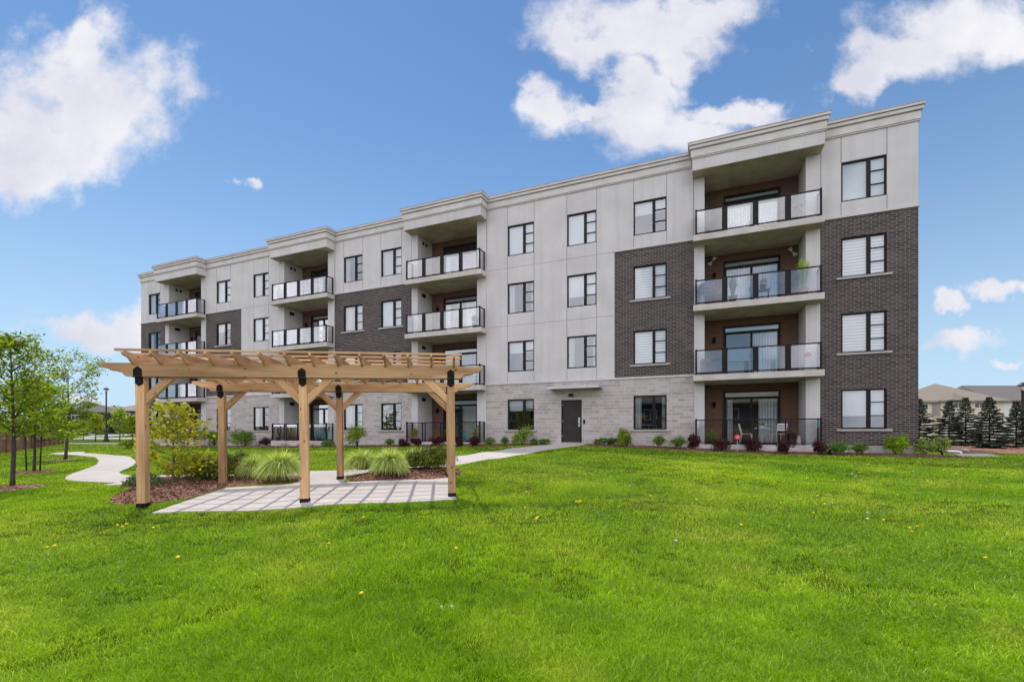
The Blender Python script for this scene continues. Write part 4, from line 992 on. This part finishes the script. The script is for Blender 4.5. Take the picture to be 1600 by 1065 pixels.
# spruces
def spruce(px_, pyb, hpx, wpx, lab):
    q = G(px_, pyb); k = px_m(q); h = hpx * k; r = wpx * k * .5; root = empty('spruce_tree', q, 0, lab, 'tree', 'dark spruces beside the building')
    m = MB(); m.tube([(0, 0, -.1), (0, 0, h * .5), (0, 0, h * .99)], [.055, .035, .008], 7); P0, P1, P2, W = [], [], [], []
    z = .05 * h; lvl = 0
    while z < h * .97:
        t = z / h; rl = r * (1 - t) ** .95 * 1.15; nb = 9 if t < .6 else 6
        for b in range(nb):
            az = b * 2 * PI / nb + lvl * .7 + random.uniform(-.25, .25); L = rl * random.uniform(.6, 1.25) + .06
            sl = .25 - .55 * (1 - t) + random.uniform(-.12, .12) ; e = Vector((math.cos(az) * L, math.sin(az) * L, z + L * sl + .12 * L)); s = Vector((0, 0, z)); m.tube([s, s.lerp(e, .6) - Vector((0, 0, .03 * L)), e], [.016, .010, .004], 4)
            n = int(30 + 130 * L); f = RNG.uniform(.15, 1.02, n); base = np.array(s)[None] * (1 - f[:, None]) + np.array(e)[None] * f[:, None]
            sd = RNG.choice([-1, 1], n); sp = (1.05 - f) * L * .30 + .045
            dirx, diry = math.cos(az), math.sin(az)
            tip = base + np.stack([dirx * sp * .7 - diry * sp * sd * RNG.uniform(.3, 1, n), diry * sp * .7 + dirx * sp * sd * RNG.uniform(.3, 1, n), RNG.uniform(-.07, .08, n)], -1)
            P0.append(base); P2.append(tip); P1.append((base + tip) / 2 + np.array([0, 0, .015])); W.append(np.full(n, .012) + RNG.uniform(0, .008, n))
        z += h * .052 * (1.15 - .5 * t); lvl += 1
    V, Fq = blade_cards(np.concatenate(P0), np.concatenate(P1), np.concatenate(P2), np.concatenate(W) * 1.1)
    m.build('trunk', 'bark_grey', root); link('crown', arr_mesh('crown', V, Fq), 'leaf_spruce', root)
for a in ((1436, 698, 78, 50, 'spruce half hidden behind the building corner'), (1483, 697, 73, 44, 'first full spruce right of the building corner'), (1509, 698, 80, 42, 'second full spruce, close to its left neighbour'), (1546, 702, 85, 48, 'tallest spruce, in front of the cream house windows'), (1588, 700, 76, 44, 'spruce at the right edge of the lawn')): spruce(*a)

# ------------------------------------------------------------------ wooden fence, lamps, houses, car
fa = np.array([-22.5, 17.5]); fb = np.array([-44.5, 45.3])
fence = empty('wooden_fence', (fa[0], fa[1], tz(*fa)), 0, 'brown board privacy fence running back along the left edge', 'fence')
fd = fb - fa; fl_ = np.linalg.norm(fd); fd = fd / fl_; fn = np.array([-fd[1], fd[0]])
m = MB(); mp_ = MB(); nbd = int(fl_ / .15); zf0 = tz(*fa)
for i in range(nbd):
    c = fa + fd * (i * .15 + .07); z = tz(*c) - zf0; a = c - fa; hh = 1.75 + .01 * math.sin(i * 2.3)
    p0 = a - fd * .068; p1 = a + fd * .068; t = fn * (.012 if i % 2 else -.006)
    for q in (0,): m.add([(*(p0 - t), z + .03), (*(p1 - t), z + .03), (*(p1 - t + fn * .02), z + .03), (*(p0 - t + fn * .02), z + .03), (*(p0 - t), z + hh), (*(p1 - t), z + hh), (*(p1 - t + fn * .02), z + hh), (*(p0 - t + fn * .02), z + hh)], [(0, 3, 2, 1), (4, 5, 6, 7), (0, 1, 5, 4), (1, 2, 6, 5), (2, 3, 7, 6), (3, 0, 4, 7)])
m.build('board_panel', 'fence_wood', fence)
for i in range(int(fl_ / 2.4) + 1):
    c = fd * i * 2.4 - fn * .06; z = tz(*(fa + c)) - zf0; p = MB(); p.box(c[0] - .05, c[0] + .05, c[1] - .05, c[1] + .05, z - .2, z + 1.85); p.build('post', 'fence_wood', fence)
def lamp(px_, D_, ytop, lab):
    X_ = (px_ - 800) / F * D_; z0 = tz(X_, D_); h = H + (HZ - ytop) / F * D_ - z0
    root = empty('street_lamp', (X_, D_, z0), 0, lab, 'street lamp')
    m = MB(); m.lathe([(.30, 0), (.30, .25), (.22, .3), (.16, .9), (.12, 1.0), (.085, 1.1), (.075, h - .75), (.11, h - .7), (.11, h - .62)], (0, 0, 0), 12); m.build('post', 'black_post', root)
    m = MB(); m.lathe([(.10, h - .62), (.17, h - .35), (.16, h - .28)], (0, 0, 0), 12); m.build('lantern', 'lamp_glass', root)
    m = MB(); m.lathe([(.32, h - .28), (.30, h - .22), (.12, h - .05), (.03, h)], (0, 0, 0), 12); m.build('lamp_cap', 'black_post', root)
lamp(166, 57, 605, 'dark street lamp standing by the road left of the pergola')
lamp(1598, 34, 597, 'dark lamp pole at the right edge beside the last spruce')
def house(name, lab, x0, x1, y0, y1, zg, ze, zr, wall, roof, wins=(), garage=(), dorm=None, hip=.45, cat='house'):
    cx, cy = (x0 + x1) / 2, (y0 + y1) / 2; root = empty(name, (cx, cy, zg), 0, lab, cat)
    def B(): return MB((-cx, -cy, -zg))
    m = B(); m.box(x0, x1, y0, y1, zg - 1, ze); m.build('wall', wall, root)
    o = .45; ax0, ax1, ay0, ay1 = x0 - o, x1 + o, y0 - o, y1 + o; ins = min((ax1 - ax0) * hip, (ay1 - ay0) / 2)
    r = B(); ym = (ay0 + ay1) / 2; A = [(ax0, ay0, ze), (ax1, ay0, ze), (ax1, ay1, ze), (ax0, ay1, ze), (ax0 + ins, ym, zr), (ax1 - ins, ym, zr)]
    r.add(A, [(0, 1, 5, 4), (2, 3, 4, 5), (1, 2, 5), (3, 0, 4)]); r.box(ax0, ax1, ay0, ay1, ze - .22, ze - .003)
    if dorm:
        d0, d1, dz, dep = dorm; dm_ = (d0 + d1) / 2
        r.add([(d0, ay0 - dep, ze), (d1, ay0 - dep, ze), (dm_, ay0 - dep + (d1 - d0) * .35, dz), (d0, ay0 + 3, ze), (d1, ay0 + 3, ze), (dm_, ay0 + 3, dz)], [(0, 1, 2), (0, 2, 5, 3), (1, 4, 5, 2)])
    ro = r.build('roof', roof, root)
    v = B(); v.box(cx + .8, cx + 1.1, ym - 1.5, ym - 1.2, ze + (zr - ze) * .55, ze + (zr - ze) * .55 + .6); v.build('vent', 'black_post', ro)
    for (a, b, c, d) in wins:
        w = B(); w.box(a, b, y0 - .06, y0 + .02, c, d); wo = w.build('window', 'white_paint', root)
        w = B(); mid = (a + b) / 2; w.box(a + .08, mid - .04, y0 - .075, y0 - .061, c + .08, d - .08); w.box(mid + .04, b - .08, y0 - .075, y0 - .061, c + .08, d - .08); w.build('pane', 'window_dark', wo)
    for (a, b, c, d, gy) in garage:                        # lower hipped wing with a garage door
        w = B(); w.box(a, b, y0 - gy, y0 - .003, zg - 1, c); w.build('garage_wall', wall, root)
        w = B(); w.add([(a - .4, y0 - gy - .4, c), (b + .4, y0 - gy - .4, c), (b + .4, y0 - .004, c), (a - .4, y0 - .004, c), (a + 1.6, y0 - .005, d), (b - 1.6, y0 - .005, d)], [(0, 1, 5, 4), (1, 2, 5), (3, 0, 4), (0, 3, 2, 1)]); w.build('garage_roof', roof, root)
        w = B(); w.box(a + .6, b - .6, y0 - gy - .05, y0 - gy + .02, zg, c - .5); w.build('garage_door', 'garage_door', root)
    return root
def pxX(px_, D_): return (px_ - 800) / F * D_
def pyZ(py_, D_): return H + (HZ - py_) / F * D_
D_ = 100; zg = tz(-80, 100)
house('brick_house', 'dark brick house with a long hipped roof behind the lamp post', pxX(172, D_), pxX(272, D_), D_, D_ + 12, zg, pyZ(641, D_), pyZ(627, D_ + 6) , 'house_brick', 'roof_brown',
      [(pxX(p, D_), pxX(p, D_) + 1.5, pyZ(652, D_), pyZ(645, D_)) for p in (180, 193, 215, 240)], [(pxX(198, D_), pxX(215, D_), pyZ(655, D_), pyZ(648, D_), 3), (pxX(232, D_), pxX(262, D_), pyZ(655, D_), pyZ(646, D_), 3)], hip=.35)
D_ = 104; house('brick_house', 'dark brick house with a lower roof behind the small street trees', pxX(124, D_), pxX(170, D_), D_, D_ + 11, zg, pyZ(641, D_), pyZ(633.5, D_ + 5), 'house_brick', 'roof_brown',
      [(pxX(p, D_), pxX(p, D_) + 1.5, pyZ(652, D_), pyZ(645, D_)) for p in (140, 155)], [(pxX(115, D_), pxX(146, D_), pyZ(656, D_), pyZ(648.5, D_), 4)], hip=.4)
D_ = 92; house('brick_house', 'leftmost dark brick house with a peaked roof behind the sparse tree', pxX(70, D_), pxX(128, D_), D_, D_ + 11, zg, pyZ(642, D_), pyZ(626, D_ + 5), 'house_brick', 'roof_grey',
      [(pxX(p, D_), pxX(p, D_) + 1.5, pyZ(656, D_), pyZ(648, D_)) for p in (84, 112)], [(pxX(82, D_), pxX(106, D_), pyZ(652, D_), pyZ(643, D_), 3)], hip=.5)
D_ = 62; zg = tz(60, 62)
house('cream_house', 'cream house with a tan hipped roof beyond the spruces', pxX(1470, D_), pxX(1569, D_), D_, D_ + 11, zg, pyZ(625.5, D_), pyZ(599, D_ + 5.5), 'siding_cream', 'roof_tan',
      [(pxX(1522, D_), pxX(1538, D_), pyZ(637.5, D_), pyZ(628.5, D_)), (pxX(1490, D_), pxX(1503, D_), pyZ(638, D_), pyZ(628.5, D_)), (pxX(1520, D_), pxX(1536, D_), pyZ(672, D_), pyZ(656, D_))], (), (pxX(1475, D_), pxX(1504, D_), pyZ(613, D_), .5), .5)
D_ = 60; house('cream_house', 'pale pinkish house mostly hidden behind the building corner', pxX(1405, D_), pxX(1456, D_), D_, D_ + 9, zg, pyZ(626.5, D_), pyZ(612, D_ + 4.5), 'siding_pink', 'roof_tan', [(pxX(1440, D_), pxX(1450, D_), pyZ(640, D_), pyZ(630, D_))])
D_ = 70; house('white_house', 'white walled house with a dark grey roof at the right edge', pxX(1552, D_), pxX(1680, D_), D_, D_ + 12, zg, pyZ(625.5, D_), pyZ(602, D_ + 6), 'siding_white', 'roof_grey', [(pxX(1580, D_), pxX(1590, D_), pyZ(650, D_), pyZ(638, D_))], hip=.12)
# white rail fence beyond the spruces
a_ = np.array([30.5, 38.5]); b_ = np.array([56, 43.0]); d_ = (b_ - a_) / np.linalg.norm(b_ - a_); L_ = np.linalg.norm(b_ - a_)
rf_ = empty('rail_fence', (a_[0], a_[1], tz(*a_)), math.atan2(d_[1], d_[0]), 'pale rail fence with grey posts behind the spruces', 'fence')
for i in range(int(L_ / 2.4) + 1):
    m = MB(); m.box(i * 2.4 - .06, i * 2.4 + .06, -.06, .06, -.3, 1.75); m.build('post', 'cap_metal', rf_)
m = MB()
for z in (.2, .55, .9, 1.25, 1.55): m.box(.0, L_, -.02, .02, z, z + .14)
m.build('rail', 'siding_white', rf_)
# what the windows mirror: the board fence and the houses on the other side of the lawn
def ploc(u, w): x, y = fac(u, w); return x, y, tz(x, y)
bx, by, bz = ploc(56, 31)
bf = empty('wooden_fence', (bx, by, bz), BROT, 'brown board fence behind the viewer, mirrored in the ground floor windows', 'fence')
m = MB()
for i in range(470): m.box(i * .15, i * .15 + .138, -.012 if i % 2 else .006, .012 if i % 2 else .03, .03, 1.85)
m.build('board_panel', 'fence_wood', bf)
for k, (u_, wd_, rz_, rm_, lab) in enumerate(((46, 11, 3.0, 'roof_grey', 'first'), (31, 12, 3.4, 'roof_brown', 'second'), (16, 11, 3.1, 'roof_grey', 'third'), (2, 12, 3.3, 'roof_tan', 'fourth'))):
    x_, y_, z_ = ploc(u_, 44); o = house('brick_house', f'dark brick house behind the viewer, {lab} from the left in the window reflections', -wd_ / 2, wd_ / 2, -5, 5, 0, 5.2, 5.2 + rz_, 'house_brick', rm_, [(-3, -1.4, 3, 4.4), (1.4, 3, 3, 4.4), (-3, -1, .8, 2.4)])
    o.location = (x_, y_, z_); o.rotation_euler = (0, 0, BROT + PI)
# car on the driveway
def car(pos, rz):
    root = empty('parked_car', pos, rz, 'white parked car in front of the dark brick houses', 'car'); W = .88
    prof = [(-2.2, .35), (-2.22, .75), (-2.1, .95), (-1.4, 1.02), (-.55, 1.45), (.75, 1.5), (1.6, 1.08), (2.2, .98), (2.25, .5), (2.2, .33)]
    m = MB(); n = len(prof); vs = []
    for y, s in ((-W, .0), (-W * .98, 0), (W * .98, 0), (W, 0)): vs += [(x, y * (1 if z < 1.05 else .8), z) for x, z in prof]
    fs = [tuple(range(n)), tuple(range(4 * n - 1, 3 * n - 1, -1))]
    for r_ in range(3):
        for i in range(n): fs.append((r_ * n + i, (r_ + 1) * n + i, (r_ + 1) * n + (i + 1) % n, r_ * n + (i + 1) % n))
    m.add(vs, fs); m.build('body', 'car_paint', root, bevel=.05)
    g = MB()
    for s in (-1, 1): y0, y1 = s * (W * .985), s * (W * .815); g.add([(-1.15, y0 * .985, 1.1), (1.4, y0 * .985, 1.1), (.75, y1, 1.42), (-.5, y1, 1.42)], [(0, 1, 2, 3)])
    g.add([(1.52, -.68, 1.13), (1.52, .68, 1.13), (.82, .64, 1.475), (.82, -.64, 1.475)], [(0, 1, 2, 3)]); g.build('window', 'car_glass', root)
    for x in (-1.35, 1.4):
        for s in (-1, 1):
            w = MB(); w.tube([(x, s * .72, .33), (x, s * .9, .33)], .33, 14); wo = w.build('wheel', 'rubber', root); w = MB(); w.tube([(x, s * .9, .33), (x, s * .91, .33)], .2, 10); w.build('rim', 'steel', wo)
    for s in (-1, 1): w = MB(); w.box(2.18, 2.27, s * .5, s * .8, .75, .9); w.build('headlight', 'lamp_glass', root)
cxp = pxX(116, 86); car((cxp, 86, tz(cxp, 86) + .05), .25)
X_ = pxX(113, 74); shrub('roadside_bush', 'dark green bush beside the road left of the white car', 'shrub', (X_, 74, tz(X_, 74)), 1.1, .9, 1.2, 900, .12, 'leaf_mound', None, .4)

# ------------------------------------------------------------------ things on the balconies and patios
def place(o, ux, y, zc, rz=0): o.location = BW(ux, y, zc); o.rotation_euler = (0, 0, BROT + rz); return o
def bistro_chair(lab):
    r = empty('metal_chair', (0, 0, 0), 0, lab, 'chair', 'white metal chairs on the large patio')
    for sx in (-.19, .19):
        m = MB(); m.tube([(sx, -.24, 0), (sx, -.2, .45)], .012, 6); m.build('leg', 'white_paint', r)
        m = MB(); m.tube([(sx, .26, 0), (sx, .18, .45), (sx, .28, .88)], .012, 6); m.build('leg', 'white_paint', r)
    m = MB()
    for k in range(5): m.box(-.2, .2, -.21 + k * .085, -.14 + k * .085, .45, .465)
    m.build('seat', 'white_paint', r)
    m = MB()
    for k in range(3): z = .60 + k * .11; y = .2 + (z - .45) * .23; m.box(-.19, .19, y - .008, y + .008, z, z + .075)
    m.build('backrest', 'white_paint', r); return r
def uat(px_, p):                               # local x of a pixel column on a plane p metres in front of the wall
    k = (px_ - 800) / F; bx, by = CX + NF[0] * p, CY + NF[1] * p; return -(k * by - bx) / (DL[0] - k * DL[1])
zf = FL[0]
place(bistro_chair('white metal chair seen side on, left of the small table'), uat(1166, -.3), .3, zf, R(80))
place(bistro_chair('white metal chair with slatted back, right of the small table'), uat(1217, -.2), .2, zf, R(-160))
t = empty('bistro_table', (0, 0, 0), 0, 'small white round table between two white chairs', 'table'); m = MB(); m.lathe([(.30, .69), (.31, .70), (.31, .715), (.29, .72)], (0, 0, 0), 18); m.build('tabletop', 'white_paint', t)
for k in range(3):
    a = k * 2.09 + .4; m = MB(); m.tube([(.05 * math.cos(a), .05 * math.sin(a), .69), (.27 * math.cos(a), .27 * math.sin(a), 0)], .012, 6); m.build('leg', 'white_paint', t)
place(t, uat(1191, -.35), .35, zf)
pl = shrub('potted_plant', 'small pale potted plant standing on the white table', 'plant', (0, 0, 0), .1, .1, .2, 120, .03, 'leaf_cream', None, .5, stems=False); place(pl, uat(1191, -.35), .35, zf + .80)
m = MB(); m.lathe([(.05, 0), (.07, .09), (.06, .1)], (0, 0, -.08), 10); m.build('pot', 'stone_white', pl)
mk = empty('round_marker', G(1152, 707), 0, 'red round marker on a thin stake in front of the large patio', 'marker'); 
m = MB(); m.tube([(0, 0, 0), (0, 0, .62)], .008, 6); m.build('stake', 'white_paint', mk)
m = MB(); m.tube([(0, -.02, .6), (0, .02, .6)], .125, 18); m.build('disc', 'red_paint', mk); m = MB(); m.tube([(0, -.026, .6), (0, -.021, .6)], .045, 10); m.build('centre', 'stone_white', mk)
def adirondack(lab):
    r = empty('adirondack_chair', (0, 0, 0), 0, lab, 'chair', 'teal armchairs on the ground floor patios')
    m = MB(); m.prism([(-.32, .36), (.22, .22), (.22, .25), (-.32, .39)], 'x', -.27, .27); m.build('seat', 'teal_paint', r)
    m = MB()
    for k in range(5): x = -.23 + k * .115; top = .98 - .05 * abs(k - 2); m.add([(x - .052, .16, .24), (x + .052, .16, .24), (x + .052, .46, top), (x - .052, .46, top), (x - .052, .185, .24), (x + .052, .185, .24), (x + .052, .485, top), (x - .052, .485, top)], [(0, 1, 2, 3), (7, 6, 5, 4), (0, 4, 5, 1), (1, 5, 6, 2), (2, 6, 7, 3), (3, 7, 4, 0)])
    m.build('backrest', 'teal_paint', r)
    for s in (-1, 1):
        m = MB(); m.box(s * .27, s * .39, -.42, .3, .56, .585); m.build('armrest', 'teal_paint', r)
        m = MB(); m.box(s * .28, s * .31, -.36, -.27, 0, .56); m.build('leg', 'teal_paint', r); m = MB(); m.box(s * .28, s * .31, .2, .29, 0, .56); m.build('leg', 'teal_paint', r)
    return r
place(adirondack('bright teal adirondack chair on the patio right of the pergola posts'), uat(734, .1), -.1, zf, R(-70))
place(adirondack('shaded teal adirondack chair seen between the middle pergola posts'), uat(505, .1), -.1, zf, R(-70))
def pot_plant(lab, ux, y, zc, r, h, pot, kind, lm, ph, n=200, ls=.05):
    root = empty('planter', (0, 0, 0), 0, lab, 'planter'); m = MB()
    if pot == 'box': m.box(-r, r, -r, r, 0, ph); m.box(-r * .85, r * .85, -r * .85, r * .85, ph, ph + .01)
    else: m.lathe([(r * .65, 0), (r, ph * .9), (r * 1.08, ph), (r * .9, ph), (r * .9, ph - .03)], (0, 0, 0), 14)
    m.build('pot', kind, root)
    if h:
        if lm == 'leaf_darktuft' or lm == 'leaf_tuft':
            a = RNG.uniform(0, 2 * PI, n); q = np.sqrt(RNG.random(n)); L = RNG.uniform(.7, 1.1, n) * h; rr = r * 1.9 * q
            z = np.full(n, ph); P0 = np.stack([np.cos(a) * .04, np.sin(a) * .04, z], -1); P1 = np.stack([np.cos(a) * rr * .5, np.sin(a) * rr * .5, z + L * .7], -1); P2 = np.stack([np.cos(a) * rr, np.sin(a) * rr, z + L * (1 - .35 * q)], -1)
            V, Fq = blade_cards(P0, P1, P2, np.full(n, .012)); link('foliage', arr_mesh('foliage', V, Fq), lm, root)
        else:
            d = rand_dirs(n, .3); P = d * np.array([r * 1.2, r * 1.2, h * .5]) * RNG.uniform(.5, 1, (n, 1)) + np.array([0, 0, ph + h * .45]); link('foliage', arr_mesh('foliage', leaf_cards(P, ls, d, .5, .6), quads(np.zeros(n * 4))), lm, root)
    place(root, ux, y, zc); return root
# large bay, second balcony from the top
z3 = FL[2]; z2 = FL[1]
pot_plant('tall potted palm behind the glass of the third floor balcony', uat(1145, .2), -.2, z3, .17, .95, 'round', 'planter_brown', 'leaf_darktuft', .35, 160)
pot_plant('pot of red geraniums on a stand on the third floor balcony', uat(1192, .3), -.3, z3 + .45, .13, .3, 'round', 'planter_dark', 'petal_red', .2, 120, .035)
m = MB(); m.box(-.25, .25, -.18, .18, .40, .445); [m.bar((sx * .2, sy * .13, 0), (sx * .2, sy * .13, .4), .03) for sx in (-1, 1) for sy in (-1, 1)]
o = m.build('plant_stand', 'planter_dark', None); setp(o, 'dark stand under the red geranium pot', 'stand'); place(o, uat(1192, .3), -.3, z3)
pot_plant('big spiky ornamental grass rising above the third floor railing', uat(1255, .2), -.2, z3, .2, 1.35, 'round', 'terracotta', 'leaf_tuft', .35, 240)
g = empty('barbecue', (0, 0, 0), 0, 'domed barbecue under a blue grey cover at the left end of the third floor balcony', 'barbecue')
m = MB(); m.lathe([(.30, .72), (.36, .8), (.34, .95), (.22, 1.05), (.04, 1.09)], (0, 0, 0), 16); m.build('cover', 'cover_blue', g); m = MB(); m.box(-.42, .42, -.22, .22, .66, .72); m.build('shelf', 'planter_dark', g)
for sx in (-1, 1):
    for sy in (-1, 1): m = MB(); m.bar((sx * .32, sy * .18, 0), (sx * .26, sy * .15, .66), .03); m.build('leg', 'planter_dark', g)
place(g, uat(1104, .15), -.15, z3)
pot_plant('square brown planter with red flowers on the second floor balcony', uat(1101, .25), -.25, z2, .17, .16, 'box', 'planter_brown', 'petal_red', .58, 120, .04)
pot_plant('square brown planter with dark foliage on the second floor balcony', uat(1118, .2), -.2, z2, .17, .16, 'box', 'planter_brown', 'leaf_barberry', .58, 120, .05)
pot_plant('slim white planter of red flowers at the right end of the second floor balcony', uat(1262, .3), -.3, z2, .11, .22, 'box', 'stone_white', 'petal_red', .55, 140, .04)
pot_plant('mossy green planter inside the left end of the large patio', uat(1112, -.5), .5, zf, .22, .45, 'round', 'planter_dark', 'leaf_mound', .2, 500, .04)
pot_plant('round brown bushy pot at the right end of the large patio', uat(1237, -.3), .3, zf, .2, .4, 'round', 'planter_dark', 'leaf_barberry', .15, 260, .05)
m = MB(); m.lathe([(.10, 0), (.11, .06), (.07, .12), (.09, .22), (.05, .28), (.065, .34), (.0, .40)], (0, 0, 0), 12); o = m.build('garden_figurine', 'stone_white', None); setp(o, 'small pale stone figurine at the right end of the large patio', 'figurine'); place(o, uat(1248, .2), -.2, zf)
pot_plant('pot of orange leaved flowers at the left of the third patio', uat(648, .3), -.3, zf, .16, .55, 'round', 'stone_white', 'leaf_yellow', .25, 220, .05)
pot_plant('pot of yellow flowers beside the bright teal chair', uat(742, .45), -.45, zf, .14, .55, 'round', 'terracotta', 'leaf_yellow', .22, 160, .05)
pot_plant('pot of brownish flowers inside the second patio', uat(455, .25), -.25, zf, .2, .65, 'round', 'terracotta', 'leaf_yellow', .25, 260, .05)
pot_plant('slim dark leaved pot at the left of the second patio', uat(436, .3), -.3, zf, .12, .75, 'round', 'planter_dark', 'leaf_barberry', .25, 160, .05)
pot_plant('red flowering pot on the far left second floor balcony', uat(283, .1), -.1, z2, .17, .6, 'round', 'terracotta', 'petal_red', .3, 160, .06)
pot_plant('green plant at the left end of the far left second floor balcony', uat(256, .1), -.1, z2, .2, .6, 'round', 'planter_dark', 'leaf_mound', .3, 300, .06)
def low_table(lab, ux, y, zc):
    t = empty('patio_table', (0, 0, 0), 0, lab, 'table'); m = MB(); m.lathe([(.36, .66), (.37, .67), (.37, .69), (.35, .7)], (0, 0, 0), 16); m.build('tabletop', 'white_paint', t)
    for k in range(4): a = k * PI / 2 + .5; m = MB(); m.bar((.26 * math.cos(a), .26 * math.sin(a), 0), (.2 * math.cos(a), .2 * math.sin(a), .66), .03); m.build('leg', 'white_paint', t)
    place(t, ux, y, zc)
z4 = FL[3]
low_table('white round table on the top floor balcony above the pergola middle', uat(470, .1), -.1, z4)
low_table('white round table on the third floor balcony above the pergola middle', uat(475, .1), -.1, z3)
place(bistro_chair('white chair on the top floor balcony above the pergola middle'), uat(492, .1), -.1, z4, R(-100))
place(bistro_chair('white chair on the third floor balcony above the pergola middle'), uat(500, .1), -.1, z3, R(-100))
pot_plant('leafy pot at the left end of the top floor balcony above the pergola middle', uat(437, .2), -.2, z4, .17, .55, 'round', 'planter_brown', 'leaf_mound', .3, 240, .05)
pot_plant('leafy pot on the third floor balcony right above the pergola end', uat(742, .2), -.2, z3, .16, .5, 'round', 'planter_brown', 'leaf_mound', .3, 220, .05)
pot_plant('red flowers on the second floor balcony just above the pergola right end', uat(676, .35), -.35, z2, .14, .95, 'box', 'planter_brown', 'petal_red', .4, 160, .04)
pot_plant('dark planter on the top floor balcony of the large bay', uat(1245, .2), -.2, z4, .18, .4, 'box', 'planter_dark', 'leaf_mound', .45, 260, .05)
# dragonfly wall ornaments
def dragonfly(lab, px_, py_, rot, y):
    ux = uat(px_, -RD + .03); p = BW(ux, RD - .03, 0); zc = (HZ - py_) / F * p.y
    r = empty('dragonfly_ornament', (p.x, p.y, H + zc), BROT, lab, 'wall ornament', 'metal dragonflies on the third floor balcony wall')
    c, s = math.cos(rot), math.sin(rot)
    def T(a, b): return (a * c - b * s, 0, a * s + b * c)
    m = MB(); m.tube([T(-.28, 0), T(0, 0), T(.14, 0), T(.18, 0)], [.008, .016, .028, .02], 6); m.build('body', 'planter_brown', r)
    for q, (ax, L) in enumerate(((1.25, .26), (1.75, .24), (-1.25, .26), (-1.75, .24))):
        w = MB(); d = Vector((math.cos(ax), math.sin(ax))); n_ = Vector((-d.y, d.x)); b0 = Vector((.06, 0))
        P = [b0 + d * (L * t) + n_ * (.035 * k) for t, k in ((.05, .3), (.5, 1), (.9, .9), (1, 0), (.9, -.9), (.5, -1), (.05, -.3))]
        vs = [T(p_.x, p_.y) for p_ in P]; w.add([(a, -.012, b) for a, _, b in vs] + [(a, -.004, b) for a, _, b in vs], [tuple(range(7)), tuple(range(13, 6, -1))] + [(i, i + 7, (i + 1) % 7 + 7, (i + 1) % 7) for i in range(7)]); w.build('wing', 'ornament_white', r)
dragonfly('white dragonfly ornament left of the third floor patio door', 1115, 409, R(140), 0)
dragonfly('white dragonfly ornament right of the third floor patio door', 1236, 395, R(35), 0)
m = MB(); ring = [(.10 * math.cos(a), 0, .10 * math.sin(a)) for a in np.linspace(-2.2, 2.2, 14)]; m.tube(ring, [.004 + .02 * math.sin(i / 13 * PI) for i in range(14)], 6)
ux = uat(1123, -RD + .04); p = BW(ux, RD - .04, 0); o = m.build('moon_ornament', 'terracotta', None, (p.x, p.y, H + (HZ - 430.5) / F * p.y), (0, 0, BROT)); setp(o, 'orange crescent ornament below the wall lamp on the third floor balcony', 'wall ornament')
# downspout and stone at the corner
q = G(1480, 711); e = G(1498, 710.5); m = MB(); a = Vector((0, 0, .17)); b = Vector((e.x - q.x, e.y - q.y, e.z - q.z + .16)); m.tube([a, b, b + Vector((.06, -.02, -.03)), b + Vector((.08, -.03, -.14))], .045, 8); o = m.build('drain_pipe', 'white_paint', None, q); setp(o, 'white drain pipe lying beyond the variegated shrubs', 'pipe')
q = G(1507, 705.5); m = MB(); m.lathe([(.12, -.03), (.2, .03), (.17, .1), (.07, .14)], (0, 0, 0), 7); o = m.build('garden_stone', 'stone_white', None, q); setp(o, 'pale flat stone on the red mulch by the spruces', 'stone')

# dandelions in the lawn
DAND = [(900 + .4375 * a, 700 + .4375 * b) for a, b in ((10, 203), (175, 143), (268, 180), (403, 168), (435, 199), (595, 289), (640, 182), (650, 120), (710, 133), (733, 205), (785, 185), (802, 196), (848, 245), (868, 183), (890, 216), (848, 76), (948, 72), (985, 70), (1045, 69), (1078, 88), (1083, 91), (1030, 150), (1100, 270), (1152, 178), (1197, 312), (1216, 292), (1190, 300), (1378, 82), (1423, 54), (1456, 58), (1313, 85), (1355, 99), (1467, 412), (652, 42), (128, 60), (418, 30), (350, 125), (820, 86), (915, 125), (1560, 105), (3, 203), (1120, 80), (1250, 130), (1010, 95))]
DAND += [(183, 826), (197, 826), (192, 831), (75, 861), (83, 860), (240, 830), (824, 774), (827, 777), (902, 789), (908, 789), (821, 799), (842, 815), (840, 818), (884, 817), (711, 863), (569, 814), (513, 858), (567, 939), (280, 880), (450, 741), (430, 717), (820, 744)]
m = MB(); m.tube([(0, 0, 0), (0, 0, .055)], .0025, 5); m.mi = 1; m.lathe([(.004, .055), (.017, .06), (.02, .066), (.012, .074), (.0, .076)], (0, 0, 0), 10); dme = m.mesh('dandelion')
for a, b in DAND:
    q = G(a, b); o = link('dandelion', dme, ['stem_green', 'petal_yellow'], None, q); s = random.uniform(.75, 1.15) * min(1.35, 1 + q.y * .015); o.scale = (s, s, s); o.rotation_euler = (random.uniform(-.3, .3), random.uniform(-.3, .3), 0)
    setp(o, 'small yellow dandelion flower in the lawn', 'dandelion', 'yellow dandelions scattered over the lawn')
m = MB(); m.tube([(0, 0, 0), (.01, 0, .10)], .002, 5); m.mi = 1; m.lathe([(.003, .098), (.012, .103), (.016, .113), (.012, .124), (.0, .128)], (.01, 0, 0), 10); sme = m.mesh('seed_head')
for a, b in [(900 + .4375 * a, 700 + .4375 * b) for a, b in ((1205, 99), (1000, 118), (985, 108), (1040, 257), (1037, 279), (355, 366), (195, 155))] + [(695, 972), (701, 970)]:
    q = G(a, b); o = link('dandelion_seed_head', sme, ['stem_green', 'seed_white'], None, q); o.rotation_euler = (random.uniform(-.2, .2), random.uniform(-.2, .2), random.uniform(0, 6))
    s_ = .62 if q.y < 5 else 1.3; o.scale = (s_, s_, 1); setp(o, 'white fluffy dandelion seed head in the lawn', 'dandelion', 'white dandelion seed heads in the lawn')
